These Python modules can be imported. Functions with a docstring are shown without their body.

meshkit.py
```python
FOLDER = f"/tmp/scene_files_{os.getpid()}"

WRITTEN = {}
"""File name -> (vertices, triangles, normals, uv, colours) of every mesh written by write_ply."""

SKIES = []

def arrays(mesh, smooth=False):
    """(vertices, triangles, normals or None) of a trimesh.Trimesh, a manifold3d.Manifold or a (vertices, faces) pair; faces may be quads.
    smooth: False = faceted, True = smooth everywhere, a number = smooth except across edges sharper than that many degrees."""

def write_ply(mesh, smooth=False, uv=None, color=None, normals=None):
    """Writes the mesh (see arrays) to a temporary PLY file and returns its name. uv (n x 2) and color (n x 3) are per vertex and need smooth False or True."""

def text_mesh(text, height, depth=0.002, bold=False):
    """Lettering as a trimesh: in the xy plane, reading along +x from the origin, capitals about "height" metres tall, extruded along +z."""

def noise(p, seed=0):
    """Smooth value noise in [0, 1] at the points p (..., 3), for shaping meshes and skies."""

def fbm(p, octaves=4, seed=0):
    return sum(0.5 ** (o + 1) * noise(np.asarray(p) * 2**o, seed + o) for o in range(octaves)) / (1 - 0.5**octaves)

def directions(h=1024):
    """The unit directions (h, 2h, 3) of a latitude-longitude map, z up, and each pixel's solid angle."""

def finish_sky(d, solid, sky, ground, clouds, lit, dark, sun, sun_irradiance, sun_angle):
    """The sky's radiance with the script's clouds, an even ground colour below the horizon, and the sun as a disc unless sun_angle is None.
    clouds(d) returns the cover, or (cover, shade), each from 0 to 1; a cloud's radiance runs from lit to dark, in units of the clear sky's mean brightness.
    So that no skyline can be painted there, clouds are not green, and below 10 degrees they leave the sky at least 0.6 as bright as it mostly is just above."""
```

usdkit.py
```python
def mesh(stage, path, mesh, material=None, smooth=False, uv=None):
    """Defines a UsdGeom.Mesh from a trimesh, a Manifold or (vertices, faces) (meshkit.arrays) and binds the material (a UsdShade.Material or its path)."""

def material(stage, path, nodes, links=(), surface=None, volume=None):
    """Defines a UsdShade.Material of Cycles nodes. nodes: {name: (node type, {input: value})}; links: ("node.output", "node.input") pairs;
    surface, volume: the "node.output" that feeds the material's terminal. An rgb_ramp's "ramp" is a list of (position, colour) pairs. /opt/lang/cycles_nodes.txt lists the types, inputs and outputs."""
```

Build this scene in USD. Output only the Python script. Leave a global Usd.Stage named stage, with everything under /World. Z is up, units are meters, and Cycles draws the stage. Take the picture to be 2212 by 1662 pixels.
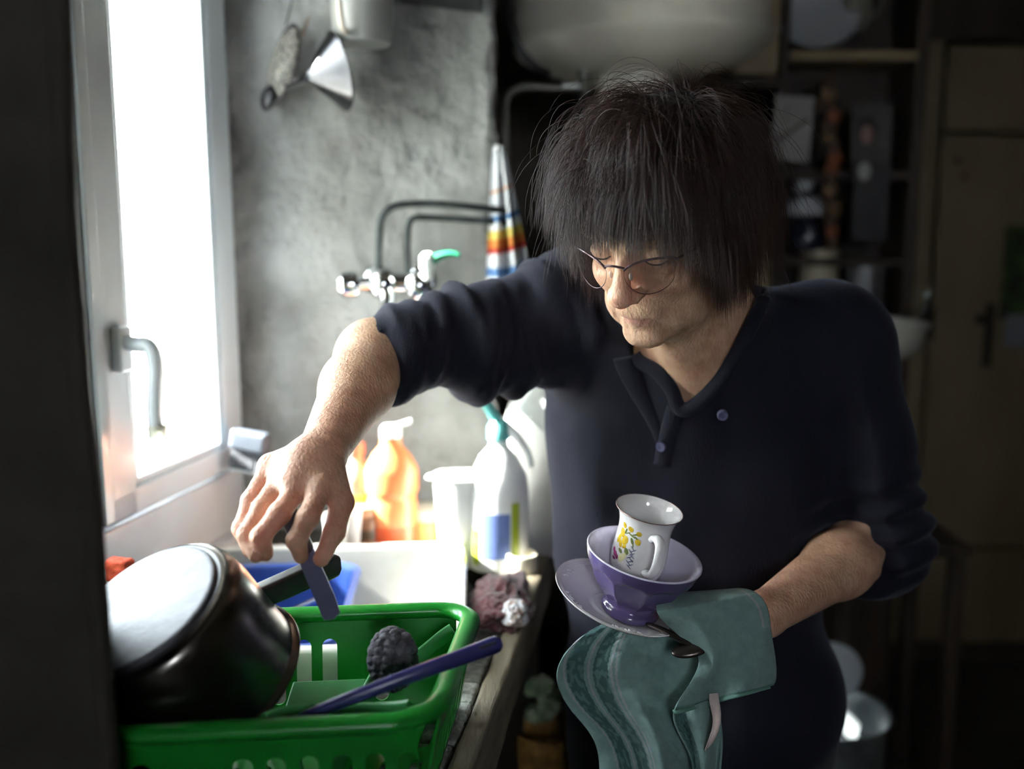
import math
import numpy as np, trimesh, usdkit, meshkit
import shapely.geometry as sg
from scipy.spatial.transform import Rotation as Ro
from pxr import Usd, UsdGeom, UsdLux, UsdShade, Gf, Sdf, Vt

stage = Usd.Stage.CreateInMemory()
UsdGeom.SetStageUpAxis(stage, 'Z')
UsdGeom.SetStageMetersPerUnit(stage, 1.0)
UsdGeom.Xform.Define(stage, '/World')
rng = np.random.default_rng(7)

# ---------------------------------------------------------------- camera, sky, sun, exposure
PITCH, FPX, CAM = math.radians(9.0), 2150.0, np.array([0, 0, 1.40])
FW = np.array([0, math.cos(PITCH), -math.sin(PITCH)])
UP = np.array([0, math.sin(PITCH), math.cos(PITCH)])
RT = np.array([1.0, 0, 0])
cam = UsdGeom.Camera.Define(stage, '/World/camera')
cam.AddTransformOp().Set(Gf.Matrix4d(*np.vstack([np.c_[np.stack([RT, UP, -FW]), np.zeros(3)], np.r_[CAM, 1]]).ravel().tolist()))
cam.CreateHorizontalApertureAttr(36.0)
cam.CreateVerticalApertureAttr(36.0 * 1662 / 2212)
cam.CreateFocalLengthAttr(36.0 * FPX / 2212)
cam.CreateFStopAttr(1.9)
cam.CreateFocusDistanceAttr(1.075)
cam.CreateClippingRangeAttr((0.05, 200.0))
cam.CreateExposureAttr(3.52)
sky = UsdLux.DomeLight.Define(stage, '/World/sky')
sky.CreateIntensityAttr(1.0)
sky.CreateColorAttr((0.84, 0.92, 1.0))
sun = UsdLux.DistantLight.Define(stage, '/World/sun')
sun.CreateIntensityAttr(3.8)
sun.CreateNormalizeAttr(True)
sun.CreateColorAttr((1.0, 0.975, 0.93))
sun.CreateAngleAttr(0.6)
SUN = np.array([0.80, 0.0, -0.58]); SUN /= np.linalg.norm(SUN)
_q = Ro.align_vectors([SUN], [[0, 0, -1.0]])[0].as_matrix()
sun.AddTransformOp().Set(Gf.Matrix4d(*np.vstack([np.c_[_q.T, np.zeros(3)], [0, 0, 0, 1]]).ravel().tolist()))

# ---------------------------------------------------------------- helpers: scene tree
def P(px, py, d):
    return CAM + d * (FW + (px - 1106) / FPX * RT - (py - 831) / FPX * UP)
def C2W(v):                       # camera axes (right, up, towards the camera) -> world
    v = np.asarray(v, float); return v[0] * RT + v[1] * UP - v[2] * FW
_names, _org = {}, {}
def _numbered(parent, name):
    k = (parent, name); n = _names.get(k, 0); _names[k] = n + 1
    return f'{parent}/{name}' if n == 0 else f'{parent}/{name}_{n:03d}'
def _meta(prim, label, cat, group, kind):
    for k, v in (('label', label), ('category', cat), ('group', group), ('kind', kind)):
        if v: prim.SetCustomDataByKey(k, v)
def thing(name, label=None, cat=None, loc=(0, 0, 0), group=None, kind=None):
    path = _numbered('/World', name)
    x = UsdGeom.Xform.Define(stage, path); x.AddTranslateOp().Set(Gf.Vec3d(*map(float, loc)))
    _meta(x.GetPrim(), label, cat, group, kind); _org[path] = np.asarray(loc, float)
    return path
def part(parent, name, mesh, m, smooth=35, label=None, kind=None, tint=None):
    path = _numbered(parent, name)
    o = _org.get(parent, np.zeros(3)); _org[path] = o
    v, f, n = meshkit.arrays(mesh, smooth)
    g = usdkit.mesh(stage, path, (v - o, f), m)
    if n is not None:
        g.CreateNormalsAttr(Vt.Vec3fArray.FromNumpy(n.astype(np.float32))); g.SetNormalsInterpolation('vertex')
    if tint is not None:
        UsdGeom.PrimvarsAPI(g).CreatePrimvar('tint', Sdf.ValueTypeNames.Color3fArray, 'vertex').Set(Vt.Vec3fArray.FromNumpy(np.asarray(tint, np.float32)))
    _meta(g.GetPrim(), label, None, None, kind)
    return path
def solo(name, mesh, m, label=None, cat=None, group=None, kind=None, smooth=35):
    path = _numbered('/World', name)
    usdkit.mesh(stage, path, mesh, m, smooth=smooth); _org[path] = np.zeros(3)
    _meta(stage.GetPrimAtPath(path), label, cat, group, kind)
    return path
def struct(name, mesh, m, smooth=False): return solo(name, mesh, m, kind='structure', smooth=smooth)

# ---------------------------------------------------------------- helpers: meshes
cat_ = lambda *a: trimesh.util.concatenate([x for b in a for x in (b if isinstance(b, (list, tuple)) else [b])])
def box(x0, x1, y0, y1, z0, z1):
    m = trimesh.creation.box([x1 - x0, y1 - y0, z1 - z0]); m.apply_translation([(x0 + x1) / 2, (y0 + y1) / 2, (z0 + z1) / 2]); return m
def rbox(size, r, c=(0, 0, 0), R=None, seg=2):
    s = trimesh.creation.icosphere(subdivisions=seg, radius=r).vertices
    h = np.maximum(np.asarray(size, float) / 2 - r, 1e-5)
    pts = np.vstack([s + h * np.array([a, b, d]) for a in (-1, 1) for b in (-1, 1) for d in (-1, 1)])
    m = trimesh.convex.convex_hull(pts)
    M = np.eye(4); M[:3, :3] = np.eye(3) if R is None else R; M[:3, 3] = c; m.apply_transform(M); return m
def frame(axis, ref=(0, 0, 1)):
    z = np.asarray(axis, float) / np.linalg.norm(axis); ref = np.asarray(ref, float)
    if abs(z @ ref) > 0.97: ref = np.array([1.0, 0, 0])
    x = np.cross(ref, z); x /= np.linalg.norm(x); return np.stack([x, np.cross(z, x), z], 1)
def lathe(prof, o=(0, 0, 0), axis=(0, 0, 1), n=48, mod=None, ref=(0, 0, 1)):
    prof = np.asarray(prof, float); th = np.linspace(0, 2 * np.pi, n, endpoint=False)
    r = prof[:, None, 0] * np.ones(n); z = prof[:, None, 1] * np.ones(n)
    if mod is not None: r = mod(r, z, th[None])
    V = np.stack([r * np.cos(th), r * np.sin(th), z], -1).reshape(-1, 3)
    k = len(prof); i, j = np.meshgrid(np.arange(k - 1), np.arange(n), indexing='ij'); j2 = (j + 1) % n
    a, b, c, d = i * n + j, i * n + j2, (i + 1) * n + j2, (i + 1) * n + j
    F = np.vstack([np.stack([a, b, c], -1).reshape(-1, 3), np.stack([a, c, d], -1).reshape(-1, 3)])
    m = trimesh.Trimesh(V, F, process=False); m.merge_vertices(); m.update_faces(m.nondegenerate_faces())
    M = np.eye(4); M[:3, :3] = frame(axis, ref); M[:3, 3] = o; m.apply_transform(M); return m
def shell(prof, t):                # open profile (r, z) -> closed profile with thickness t inwards
    p = np.asarray(prof, float); d = np.gradient(p, axis=0); nrm = np.stack([-d[:, 1], d[:, 0]], 1); nrm /= np.linalg.norm(nrm, axis=1, keepdims=True) + 1e-12
    q = p + nrm * t; q[:, 0] = np.maximum(q[:, 0], 0); return np.vstack([p, q[::-1]])
def spline(pts, n=24):
    from scipy.interpolate import CubicSpline, PchipInterpolator
    pts = np.asarray(pts, float)
    if len(pts) == 2: return pts[0] + (pts[1] - pts[0]) * np.linspace(0, 1, n)[:, None]
    t = np.r_[0, np.cumsum(np.linalg.norm(np.diff(pts, axis=0), axis=1) ** 0.7 + 1e-9)]
    return CubicSpline(t, pts)(np.linspace(0, t[-1], n))
def tube(path, r, n=12, sx=1.0, ref=None, cap=True):
    path = np.asarray(path, float); k = len(path); r = np.broadcast_to(np.asarray(r, float), k)
    t = np.gradient(path, axis=0); t /= np.linalg.norm(t, axis=1, keepdims=True) + 1e-12
    u = np.cross(t[0], ref if ref is not None else ([0, 0, 1.0] if abs(t[0][2]) < .9 else [1.0, 0, 0])); u /= np.linalg.norm(u)
    th = np.linspace(0, 2 * np.pi, n, endpoint=False); V = []
    for i in range(k):
        u = u - t[i] * (u @ t[i]); u /= np.linalg.norm(u); w = np.cross(t[i], u)
        V.append(path[i] + r[i] * (sx * np.cos(th)[:, None] * u + np.sin(th)[:, None] * w))
    V = np.vstack(V + [path[:1], path[-1:]]); F = []
    i, j = np.meshgrid(np.arange(k - 1), np.arange(n), indexing='ij'); j2 = (j + 1) % n
    a, b, c, d = i * n + j, i * n + j2, (i + 1) * n + j2, (i + 1) * n + j
    F = [np.stack([a, b, c], -1).reshape(-1, 3), np.stack([a, c, d], -1).reshape(-1, 3)]
    if cap:
        q = np.arange(n); q2 = (q + 1) % n
        F += [np.stack([q2, q, np.full(n, k * n)], 1), np.stack([(k - 1) * n + q, (k - 1) * n + q2, np.full(n, k * n + 1)], 1)]
    return trimesh.Trimesh(V, np.vstack(F), process=False)
def ball(c, r, R=None, sub=3):
    m = trimesh.creation.icosphere(subdivisions=sub); m.vertices = m.vertices * np.asarray(r, float)
    M = np.eye(4); M[:3, :3] = np.eye(3) if R is None else R; M[:3, 3] = c; m.apply_transform(M); return m
def extrude(poly, t, o, ex, ey, ez):   # shapely polygon in (ex, ey), thickness t along ez from o
    g = [poly] if poly.geom_type == 'Polygon' else list(poly.geoms)
    m = trimesh.util.concatenate([trimesh.creation.extrude_polygon(x, t, engine='earcut') for x in g])
    M = np.eye(4); M[:3, 0], M[:3, 1], M[:3, 2], M[:3, 3] = ex, ey, ez, o
    m.apply_transform(M)
    if np.linalg.det(M[:3, :3]) < 0: m.invert()
    return m
def sheet(G, t=0.002):              # grid of points (a, b, 3) -> closed cloth of thickness t
    a, b = G.shape[:2]
    du, dv = np.gradient(G, axis=0), np.gradient(G, axis=1); n = np.cross(du, dv); n /= np.linalg.norm(n, axis=-1, keepdims=True) + 1e-12
    V = np.vstack([(G + n * t / 2).reshape(-1, 3), (G - n * t / 2).reshape(-1, 3)]); N = a * b
    i, j = np.meshgrid(np.arange(a - 1), np.arange(b - 1), indexing='ij'); p = (i * b + j).ravel(); q, r, s = p + 1, p + b + 1, p + b
    F = [np.stack([p, s, r], 1), np.stack([p, r, q], 1), np.stack([p + N, r + N, s + N], 1), np.stack([p + N, q + N, r + N], 1)]
    rim = np.r_[np.arange(b), np.arange(2 * b - 1, a * b, b), np.arange(a * b - 2, (a - 1) * b - 1, -1), np.arange((a - 2) * b, 0, -b)]
    e, e2 = rim, np.roll(rim, -1); F += [np.stack([e, e2, e2 + N], 1), np.stack([e, e2 + N, e + N], 1)]
    m = trimesh.Trimesh(V, np.vstack(F), process=False)
    return m
def rough(m, amp, scale, seed=0, oct=3, axis=None):
    n = m.vertex_normals if axis is None else np.asarray(axis, float)
    m.vertices = m.vertices + n * ((meshkit.fbm(m.vertices * scale, oct, seed) - .5) * 2 * amp)[:, None]; return m
def densify(m, e):
    v, f = trimesh.remesh.subdivide_to_size(m.vertices, m.faces, e, max_iter=12); m = trimesh.Trimesh(v, f, process=False); m.merge_vertices(); return m

# ---------------------------------------------------------------- helpers: smooth implicit surfaces
def smin(a, b, k):
    h = np.clip(.5 + .5 * (b - a) / k, 0, 1); return b + (a - b) * h - k * h * (1 - h)
def smax(a, b, k): return -smin(-a, -b, k)
def nrm3(q): return np.sqrt(q[:, 0] * q[:, 0] + q[:, 1] * q[:, 1] + q[:, 2] * q[:, 2])
def ell(p, c, r, R=None):
    q = p - np.asarray(c)
    if R is not None: q = q @ R
    r = np.asarray(r, float); a = q / r; k0 = nrm3(a); k1 = nrm3(a / r) + 1e-9
    return k0 * (k0 - 1) / k1
def cone(p, a, b, ra, rb):
    a, b = np.asarray(a, float), np.asarray(b, float); d = b - a; q = p - a; t = np.clip(q @ (d / (d @ d)), 0, 1)
    return nrm3(q - t[:, None] * d) - (ra + (rb - ra) * t)
def surf(f, lo, hi, h, n=24, slack=1.25):
    lo, hi = np.asarray(lo, float), np.asarray(hi, float); nb = np.ceil((hi - lo) / (h * n)).astype(int)
    g = np.stack(np.meshgrid(*[np.arange(n + 1)] * 3, indexing='ij'), -1).reshape(-1, 3)
    ctr = np.stack(np.meshgrid(*[np.arange(k) for k in nb], indexing='ij'), -1).reshape(-1, 3)
    dc = f(lo + (ctr + .5) * n * h)
    big = (nb * n + 2).astype(np.int64); ids, pos, quads = [], [], []
    key = lambda c: (c[:, 0] + 1) * big[1] * big[2] + (c[:, 1] + 1) * big[2] + c[:, 2] + 1
    eye = np.eye(3, dtype=int)
    for b in ctr[np.abs(dc) < n * h * .87 * slack + .01]:
        D = f(lo + (b * n + g) * h).reshape(n + 1, n + 1, n + 1); S = D < 0
        if S.all() or not S.any(): continue
        cnt = np.zeros((n, n, n)); acc = np.zeros((n, n, n, 3))
        for ax in range(3):
            A = np.moveaxis(D, ax, 0); s = np.moveaxis(S, ax, 0); x = s[:-1] != s[1:]
            t = np.where(x, A[:-1] / np.where(x, A[:-1] - A[1:], 1), 0)
            o1, o2 = [k for k in range(3) if k != ax]
            for d1 in (0, 1):
                for d2 in (0, 1):
                    xs = x[:, d1:n + d1, d2:n + d2]; ts = t[:, d1:n + d1, d2:n + d2]
                    v = np.zeros(xs.shape + (3,)); v[..., ax] = ts; v[..., o1] = d1; v[..., o2] = d2
                    acc += np.moveaxis(v * xs[..., None], 0, ax); cnt += np.moveaxis(xs, 0, ax)
            I = np.argwhere(x[:, :n, :n]); sg_ = s[:-1][:, :n, :n][tuple(I.T)]
            full = np.zeros_like(I); full[:, ax], full[:, o1], full[:, o2] = I.T
            e1, e2 = eye[(ax + 1) % 3], eye[(ax + 2) % 3]; c0 = full + b * n
            q = np.stack([key(c0 - e1 - e2), key(c0 - e2), key(c0), key(c0 - e1)], 1)
            quads.append(np.where(sg_[:, None], q, q[:, ::-1]))
        C = np.argwhere(cnt > 0); w = tuple(C.T)
        ids.append(key(C + b * n)); pos.append(lo + (b * n + C + acc[w] / cnt[w][:, None]) * h)
    ids, pos, quads = np.concatenate(ids), np.vstack(pos), np.vstack(quads)
    o = np.argsort(ids); ids, pos = ids[o], pos[o]; k = np.searchsorted(ids, quads); k = np.minimum(k, len(ids) - 1)
    ok = (ids[k] == quads).all(1); k = k[ok]
    return trimesh.Trimesh(pos, np.vstack([k[:, [0, 1, 2]], k[:, [0, 2, 3]]]), process=False)
def march(f, o, d, t0=0.0, t1=2.0, it=90):
    o = np.atleast_2d(o).astype(float); d = np.broadcast_to(np.asarray(d, float), o.shape); d = d / np.linalg.norm(d, axis=1, keepdims=True); t = np.full(len(o), t0)
    for _ in range(it): t = np.minimum(t + f(o + d * t[:, None]) * .6, t1)
    return o + d * t[:, None]
def grad(f, p, e=1e-3):
    p = np.atleast_2d(p); g = np.stack([f(p + e * x) - f(p - e * x) for x in np.eye(3)], 1); return g / (np.linalg.norm(g, axis=1, keepdims=True) + 1e-12)

# ---------------------------------------------------------------- helpers: materials
UsdGeom.Scope.Define(stage, '/World/Looks')
def lin(r, g, b):
    c = np.array([r, g, b]) / 255.0; return tuple(np.where(c <= .04045, c / 12.92, ((c + .055) / 1.055) ** 2.4).tolist())
_mats = {}
def mat(name, col, rough=.5, col2=None, vs=8.0, metal=0.0, bump=0.0, bs=60.0, spec=.5, trans=0.0, sss=0.0, sheen=0.0, coat=0.0, tint=False, stretch=(1, 1, 1), detail=4.0, lo=.35, hi=.65, dist=.004, thin=False, bstretch=None, rough2=None):
    """col, col2: sRGB 0-255; noise mixes the two."""
    path = f'/World/Looks/{name}'
    if name in _mats: return _mats[name]
    N = {'p': ('principled_bsdf', {'base_color': lin(*col), 'roughness': rough, 'metallic': metal, 'specular_ior_level': spec, 'transmission_weight': trans, 'sheen_weight': sheen, 'coat_weight': coat}), 'g': ('geometry', {})}
    if thin: N['p'][1]['thin_wall'] = True
    if sss: N['p'][1].update(subsurface_weight=sss, subsurface_scale=.006, subsurface_radius=(1, .35, .2))
    Lk = []
    if col2 is not None or tint:
        N['m'] = ('mapping', {'scale': tuple(stretch)})
        N['n'] = ('noise_texture', {'scale': vs, 'detail': detail, 'roughness': .6})
        N['r'] = ('map_range', {'from_min': lo, 'from_max': hi, 'clamp': True})
        Lk += [('g.position', 'm.vector'), ('m.vector', 'n.vector'), ('n.fac', 'r.value')]
        if tint:
            N['a'] = ('attribute', {'attribute': 'tint'}); N['k'] = ('mix_color', {'blend_type': 'multiply', 'fac': 1.0})
            N['c'] = ('mix_color', {'a': lin(*(col2 or (255, 255, 255))), 'b': (1, 1, 1)})
            Lk += [('r.result', 'c.fac'), ('c.result', 'k.b'), ('a.color', 'k.a'), ('k.result', 'p.base_color')]
        else:
            N['c'] = ('mix_color', {'a': lin(*col), 'b': lin(*col2)}); Lk += [('r.result', 'c.fac'), ('c.result', 'p.base_color')]
        if rough2 is not None:
            N['q'] = ('mix_float', {'a': rough, 'b': rough2}); Lk += [('r.result', 'q.fac'), ('q.result', 'p.roughness')]
    if bump:
        N['bm'] = ('mapping', {'scale': tuple(bstretch or stretch)})
        N['bn'] = ('noise_texture', {'scale': bs, 'detail': 3.0, 'roughness': .6}); N['b'] = ('bump', {'strength': bump, 'distance': dist})
        Lk += [('g.position', 'bm.vector'), ('bm.vector', 'bn.vector'), ('bn.fac', 'b.height'), ('b.normal', 'p.normal')]
    _mats[name] = usdkit.material(stage, path, N, Lk, surface='p.BSDF'); return _mats[name]
# ================================================================ the setting
plaster = mat('plaster', (156, 156, 154), .95, (104, 103, 100), 5.0, bump=1.2, bs=26, dist=.012, detail=7, lo=.32, hi=.68)
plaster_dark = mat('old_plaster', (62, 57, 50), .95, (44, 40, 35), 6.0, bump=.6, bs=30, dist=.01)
wall_mat = mat('limewash', (120, 112, 98), .95, (84, 78, 68), 4.0, bump=.5, bs=30, dist=.008)
floor_mat = mat('floor_stone', (58, 52, 46), .7, (38, 34, 30), 5.0, bump=.4, bs=20)
beam_mat = mat('dark_timber', (58, 44, 33), .7, (34, 26, 20), 9.0, stretch=(1, 1, .15), bump=.4, bs=80)
stone_out = mat('reveal_stone', (190, 186, 178), .95, (150, 146, 138), 9.0, bump=.5, bs=40)
pvc = mat('white_pvc', (192, 200, 206), .28, (178, 186, 192), 3.0, coat=.2)
pvc_grey = mat('pvc_gasket', (120, 122, 124), .5)
DIRW, NW, AW = np.array([.207, .978, 0.]), np.array([.978, -.207, 0.]), np.array([-.48, 1.70, 0.])
DIRW /= np.linalg.norm(DIRW); NW = np.array([DIRW[1], -DIRW[0], 0])
EZ = np.array([0, 0, 1.0])
def Wp(s, o, z): return AW + DIRW * s + NW * o + EZ * z
def wbox(s0, s1, o0, o1, z0, z1, r=0.0):
    R = np.stack([DIRW, -NW, EZ], 1)
    size, c = (s1 - s0, o1 - o0, z1 - z0), Wp((s0 + s1) / 2, (o0 + o1) / 2, (z0 + z1) / 2)
    if r: return rbox(size, r, c, R, 1)
    m = trimesh.creation.box(size); M = np.eye(4); M[:3, :3] = R; M[:3, 3] = c; m.apply_transform(M); return m

struct('floor', densify(box(-1.4, 3.0, -1.6, 3.6, -.1, 0), .4), floor_mat)
struct('ceiling', box(-1.4, 3.0, -1.6, 3.6, 2.45, 2.6), wall_mat)
struct('wall_right', box(2.7, 2.9, -1.6, 3.6, 0, 2.45), wall_mat)
struct('wall_front', extrude(sg.box(-1.4, 0, 2.7, 2.45).difference(sg.box(.07, 1.49, .49, 1.91)), .2, np.array([0, -1.4, 0]), np.array([1., 0, 0]), EZ, np.array([0, -1., 0])), wall_mat)  # opening cut for the added fill window behind the camera
struct('wall_back', box(-1.0, 2.7, 3.4, 3.6, 0, 2.45), wall_mat)
# window wall, 0.4 m thick, opening for the window and, beyond the spur wall, for a small added one
_w2 = Wp(.43, 0, 0)
full = sg.box(-3.3, 0, 1.75, 2.45).difference(sg.box(-.86, .88, .012, 2.02)).difference(sg.box(.40, 1.06, .50, 1.22))
struct('wall_left', extrude(full, .10, Wp(0, -.145, 0), DIRW, EZ, NW), wall_mat)
# spur wall with old plaster and a rough outer edge
xs, zs = np.linspace(-.60, -.036, 70), np.linspace(0, 2.45, 240)
G = np.stack(np.meshgrid(xs, zs, indexing='ij'), -1)
edge = np.exp(-((-.036 - G[..., 0]) / .018) ** 2)
pt = np.concatenate([G, np.zeros(G.shape[:2] + (1,))], -1)
relief = (meshkit.fbm(pt * [9, 9, 1], 5, 3) - .5) * .016 + (meshkit.fbm(pt * [45, 30, 1], 3, 5) - .5) * .004
relief += edge * ((meshkit.fbm(pt * [60, 22, 1], 3, 8) - .2) * .016)
xo = G[..., 0] + edge * (meshkit.fbm(pt * [3, 28, 1], 4, 11) - .5) * .022
front = np.stack([xo, 1.742 - relief, G[..., 1]], -1)
spur = sheet(front, .001); sp_box = box(-.60, -.040, 1.760, 1.95, 0, 2.45)
side = np.stack(np.broadcast_arrays(front[-1, :, 0][None] + .004, np.linspace(1.739, 1.95, 12)[:, None], zs[None]), -1)
struct('wall_spur', cat_(spur, sp_box, sheet(side, .006)), plaster, smooth=40)
# near wall end on the left, its edge worn out of plumb
zz = np.linspace(0, 2.45, 120)
_d = [FW + (x - 1106) / FPX * RT - (y - 831) / FPX * UP for x, y in ((140, -300), (146, 0), (163, 400), (182, 700), (211, 1050), (229, 1300), (252, 1662), (300, 2600))]
_e = np.array([CAM + d * (.70 / d[1]) for d in _d])[::-1]
ex = np.interp(zz, _e[:, 2], _e[:, 0]) + (meshkit.fbm(np.stack([zz * 9, zz * 0, zz * 0], 1), 3, 2) - .5) * .006
ys = np.r_[.70, .703, .71, np.linspace(.72, .86, 8), .868, .872]
rr_ = np.array([.014, .006, .0015] + [0] * 8 + [.003, .010])
sideG = np.stack([ex[None] * (.4 + .6 * (ys / .70) ** 1.7)[:, None] - rr_[:, None], np.broadcast_to(ys[:, None], (len(ys), len(zz))), np.broadcast_to(zz[None], (len(ys), len(zz)))], -1)
faceG = np.stack([np.linspace(0, 1, 24)[:, None] * (sideG[0, :, 0][None] + .75) - .75, np.full((24, len(zz)), .70), np.broadcast_to(zz[None], (24, len(zz)))], -1)
faceG[..., 1] += (meshkit.fbm(faceG * 14, 4, 4) - .5) * .012 * (np.linspace(1, 0, 24)[:, None])
backG = faceG.copy(); backG[..., 1] = .872; backG[..., 0] = np.linspace(0, 1, 24)[:, None] * (sideG[-1, :, 0][None] + .75) - .75
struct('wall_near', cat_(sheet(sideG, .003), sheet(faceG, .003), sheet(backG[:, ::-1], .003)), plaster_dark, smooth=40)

# ---- window_1: two-leaf white window
w1 = thing('window_1', loc=Wp(-.2, 0, .9), kind='structure')
part(w1, 'outer_frame', cat_(wbox(-.88, .012, -.05, .004, .88, .985, .004), wbox(-.024, .012, -.05, .006, .985, 1.99, .004), wbox(-.88, .012, -.05, .004, 1.95, 2.01, .004), wbox(-.88, -.845, -.05, .004, .985, 1.95, .004)), pvc)
def leaf(s0, s1, ls, rs, o=.012):
    z0, z1, rail = .992, 1.945, .042
    lf = part(w1, 'window_leaf', cat_(wbox(s0, s0 + ls, -.045, o, z0, z1, .006), wbox(s1 - rs, s1, -.045, o, z0, z1, .006), wbox(s0, s1, -.045, o, z0, z0 + rail, .006), wbox(s0, s1, -.045, o, z1 - rail, z1, .006)), pvc)
    g0, g1, gz0, gz1 = s0 + ls, s1 - rs, z0 + rail, z1 - rail
    part(lf, 'glazing_bead', cat_(wbox(g0, g0 + .010, -.02, o - .004, gz0, gz1, .003), wbox(g1 - .010, g1, -.02, o - .004, gz0, gz1, .003), wbox(g0, g1, -.02, o - .004, gz0, gz0 + .010, .003)), pvc)
    part(lf, 'glass_pane', wbox(g0 - .004, g1 + .004, -.026, -.022, gz0 - .004, gz1 + .004), glass_pane)
    part(lf, 'gasket', cat_(wbox(g0, g0 + .003, -.021, -.0195, gz0, gz1), wbox(g1 - .003, g1, -.021, -.0195, gz0, gz1), wbox(g0, g1, -.021, -.0195, gz0, gz0 + .003)), pvc_grey)
    return lf
glass_pane = usdkit.material(stage, '/World/Looks/window_glass', {'t': ('transparent_bsdf', {'color': (.93, .95, .94)}), 'd': ('diffuse_bsdf', {'color': (.8, .8, .8)}), 'gl': ('glossy_bsdf', {'roughness': .02, 'color': (1, 1, 1)}), 'lw': ('layer_weight', {'blend': .5}), 'pw': ('math', {'math_type': 'power', 'value2': 4.0}), 'f': ('math', {'math_type': 'multiply_add', 'value2': .5, 'value3': .035}),
    'g': ('geometry', {}), 'n': ('noise_texture', {'scale': 14.0, 'detail': 6.0}), 'r': ('map_range', {'from_min': .45, 'from_max': .75, 'to_min': .01, 'to_max': .10, 'clamp': True}), 'm': ('mix_closure', {}), 'm2': ('mix_closure', {})},
    [('g.position', 'n.vector'), ('n.fac', 'r.value'), ('r.result', 'm2.fac'), ('t.BSDF', 'm2.closure1'), ('d.BSDF', 'm2.closure2'), ('lw.facing', 'pw.value1'), ('pw.value', 'f.value1'), ('f.value', 'm.fac'), ('m2.closure', 'm.closure1'), ('gl.BSDF', 'm.closure2')], surface='m.closure')
leaf(-.396, -.026, .075, .036)
leaf(-.842, -.402, .036, .030)
part(w1, 'meeting_strip', cat_(wbox(-.412, -.388, .012, .020, 1.0, 1.94, .003)), pvc)
hz = 1.235
part(w1, 'handle_plate', rbox((.030, .016, .062), .005, Wp(-.352, .020, hz), np.stack([DIRW, -NW, EZ], 1)), pvc)
hn = tube([Wp(-.352, .026, hz + .008), Wp(-.352, .060, hz + .006)], [.011, .010], 14)
grip = tube(spline([Wp(-.352, .045, hz + .007), Wp(-.352, .060, hz + .006), Wp(-.352, .0665, hz - .004), Wp(-.352, .067, hz - .05), Wp(-.352, .066, hz - .112)], 30), .0095, 14, sx=1.1)
part(w1, 'handle_lever', cat_(hn, grip), pvc)
tape = mat('clear_tape', (196, 196, 180), .4, trans=.35)
part(w1, 'handle_tape', lathe([(.011, 0), (.0125, .003), (.0118, .008), (.013, .013), (.0112, .018), (0.002, .019)], Wp(-.352, .066, hz - .122), EZ, 18), tape)
part(w1, 'window_sill', cat_(wbox(-.88, .012, -.05, .03, .856, .882, .004)), pvc)
# ---- added_window_2: unseen opening added behind the spur wall to sun the bucket
w2 = thing('added_window_2', loc=Wp(.45, 0, 1.1), kind='structure')
part(w2, 'frame', cat_(wbox(.38, .52, -.13, -.07, 1.04, 1.07), wbox(.38, .52, -.13, -.07, 1.21, 1.24), wbox(.38, .41, -.13, -.07, 1.07, 1.21), wbox(.49, .52, -.13, -.07, 1.07, 1.21)), pvc)
part(w2, 'glass_pane', wbox(.41, .49, -.10, -.096, 1.07, 1.21), glass_pane)
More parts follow.
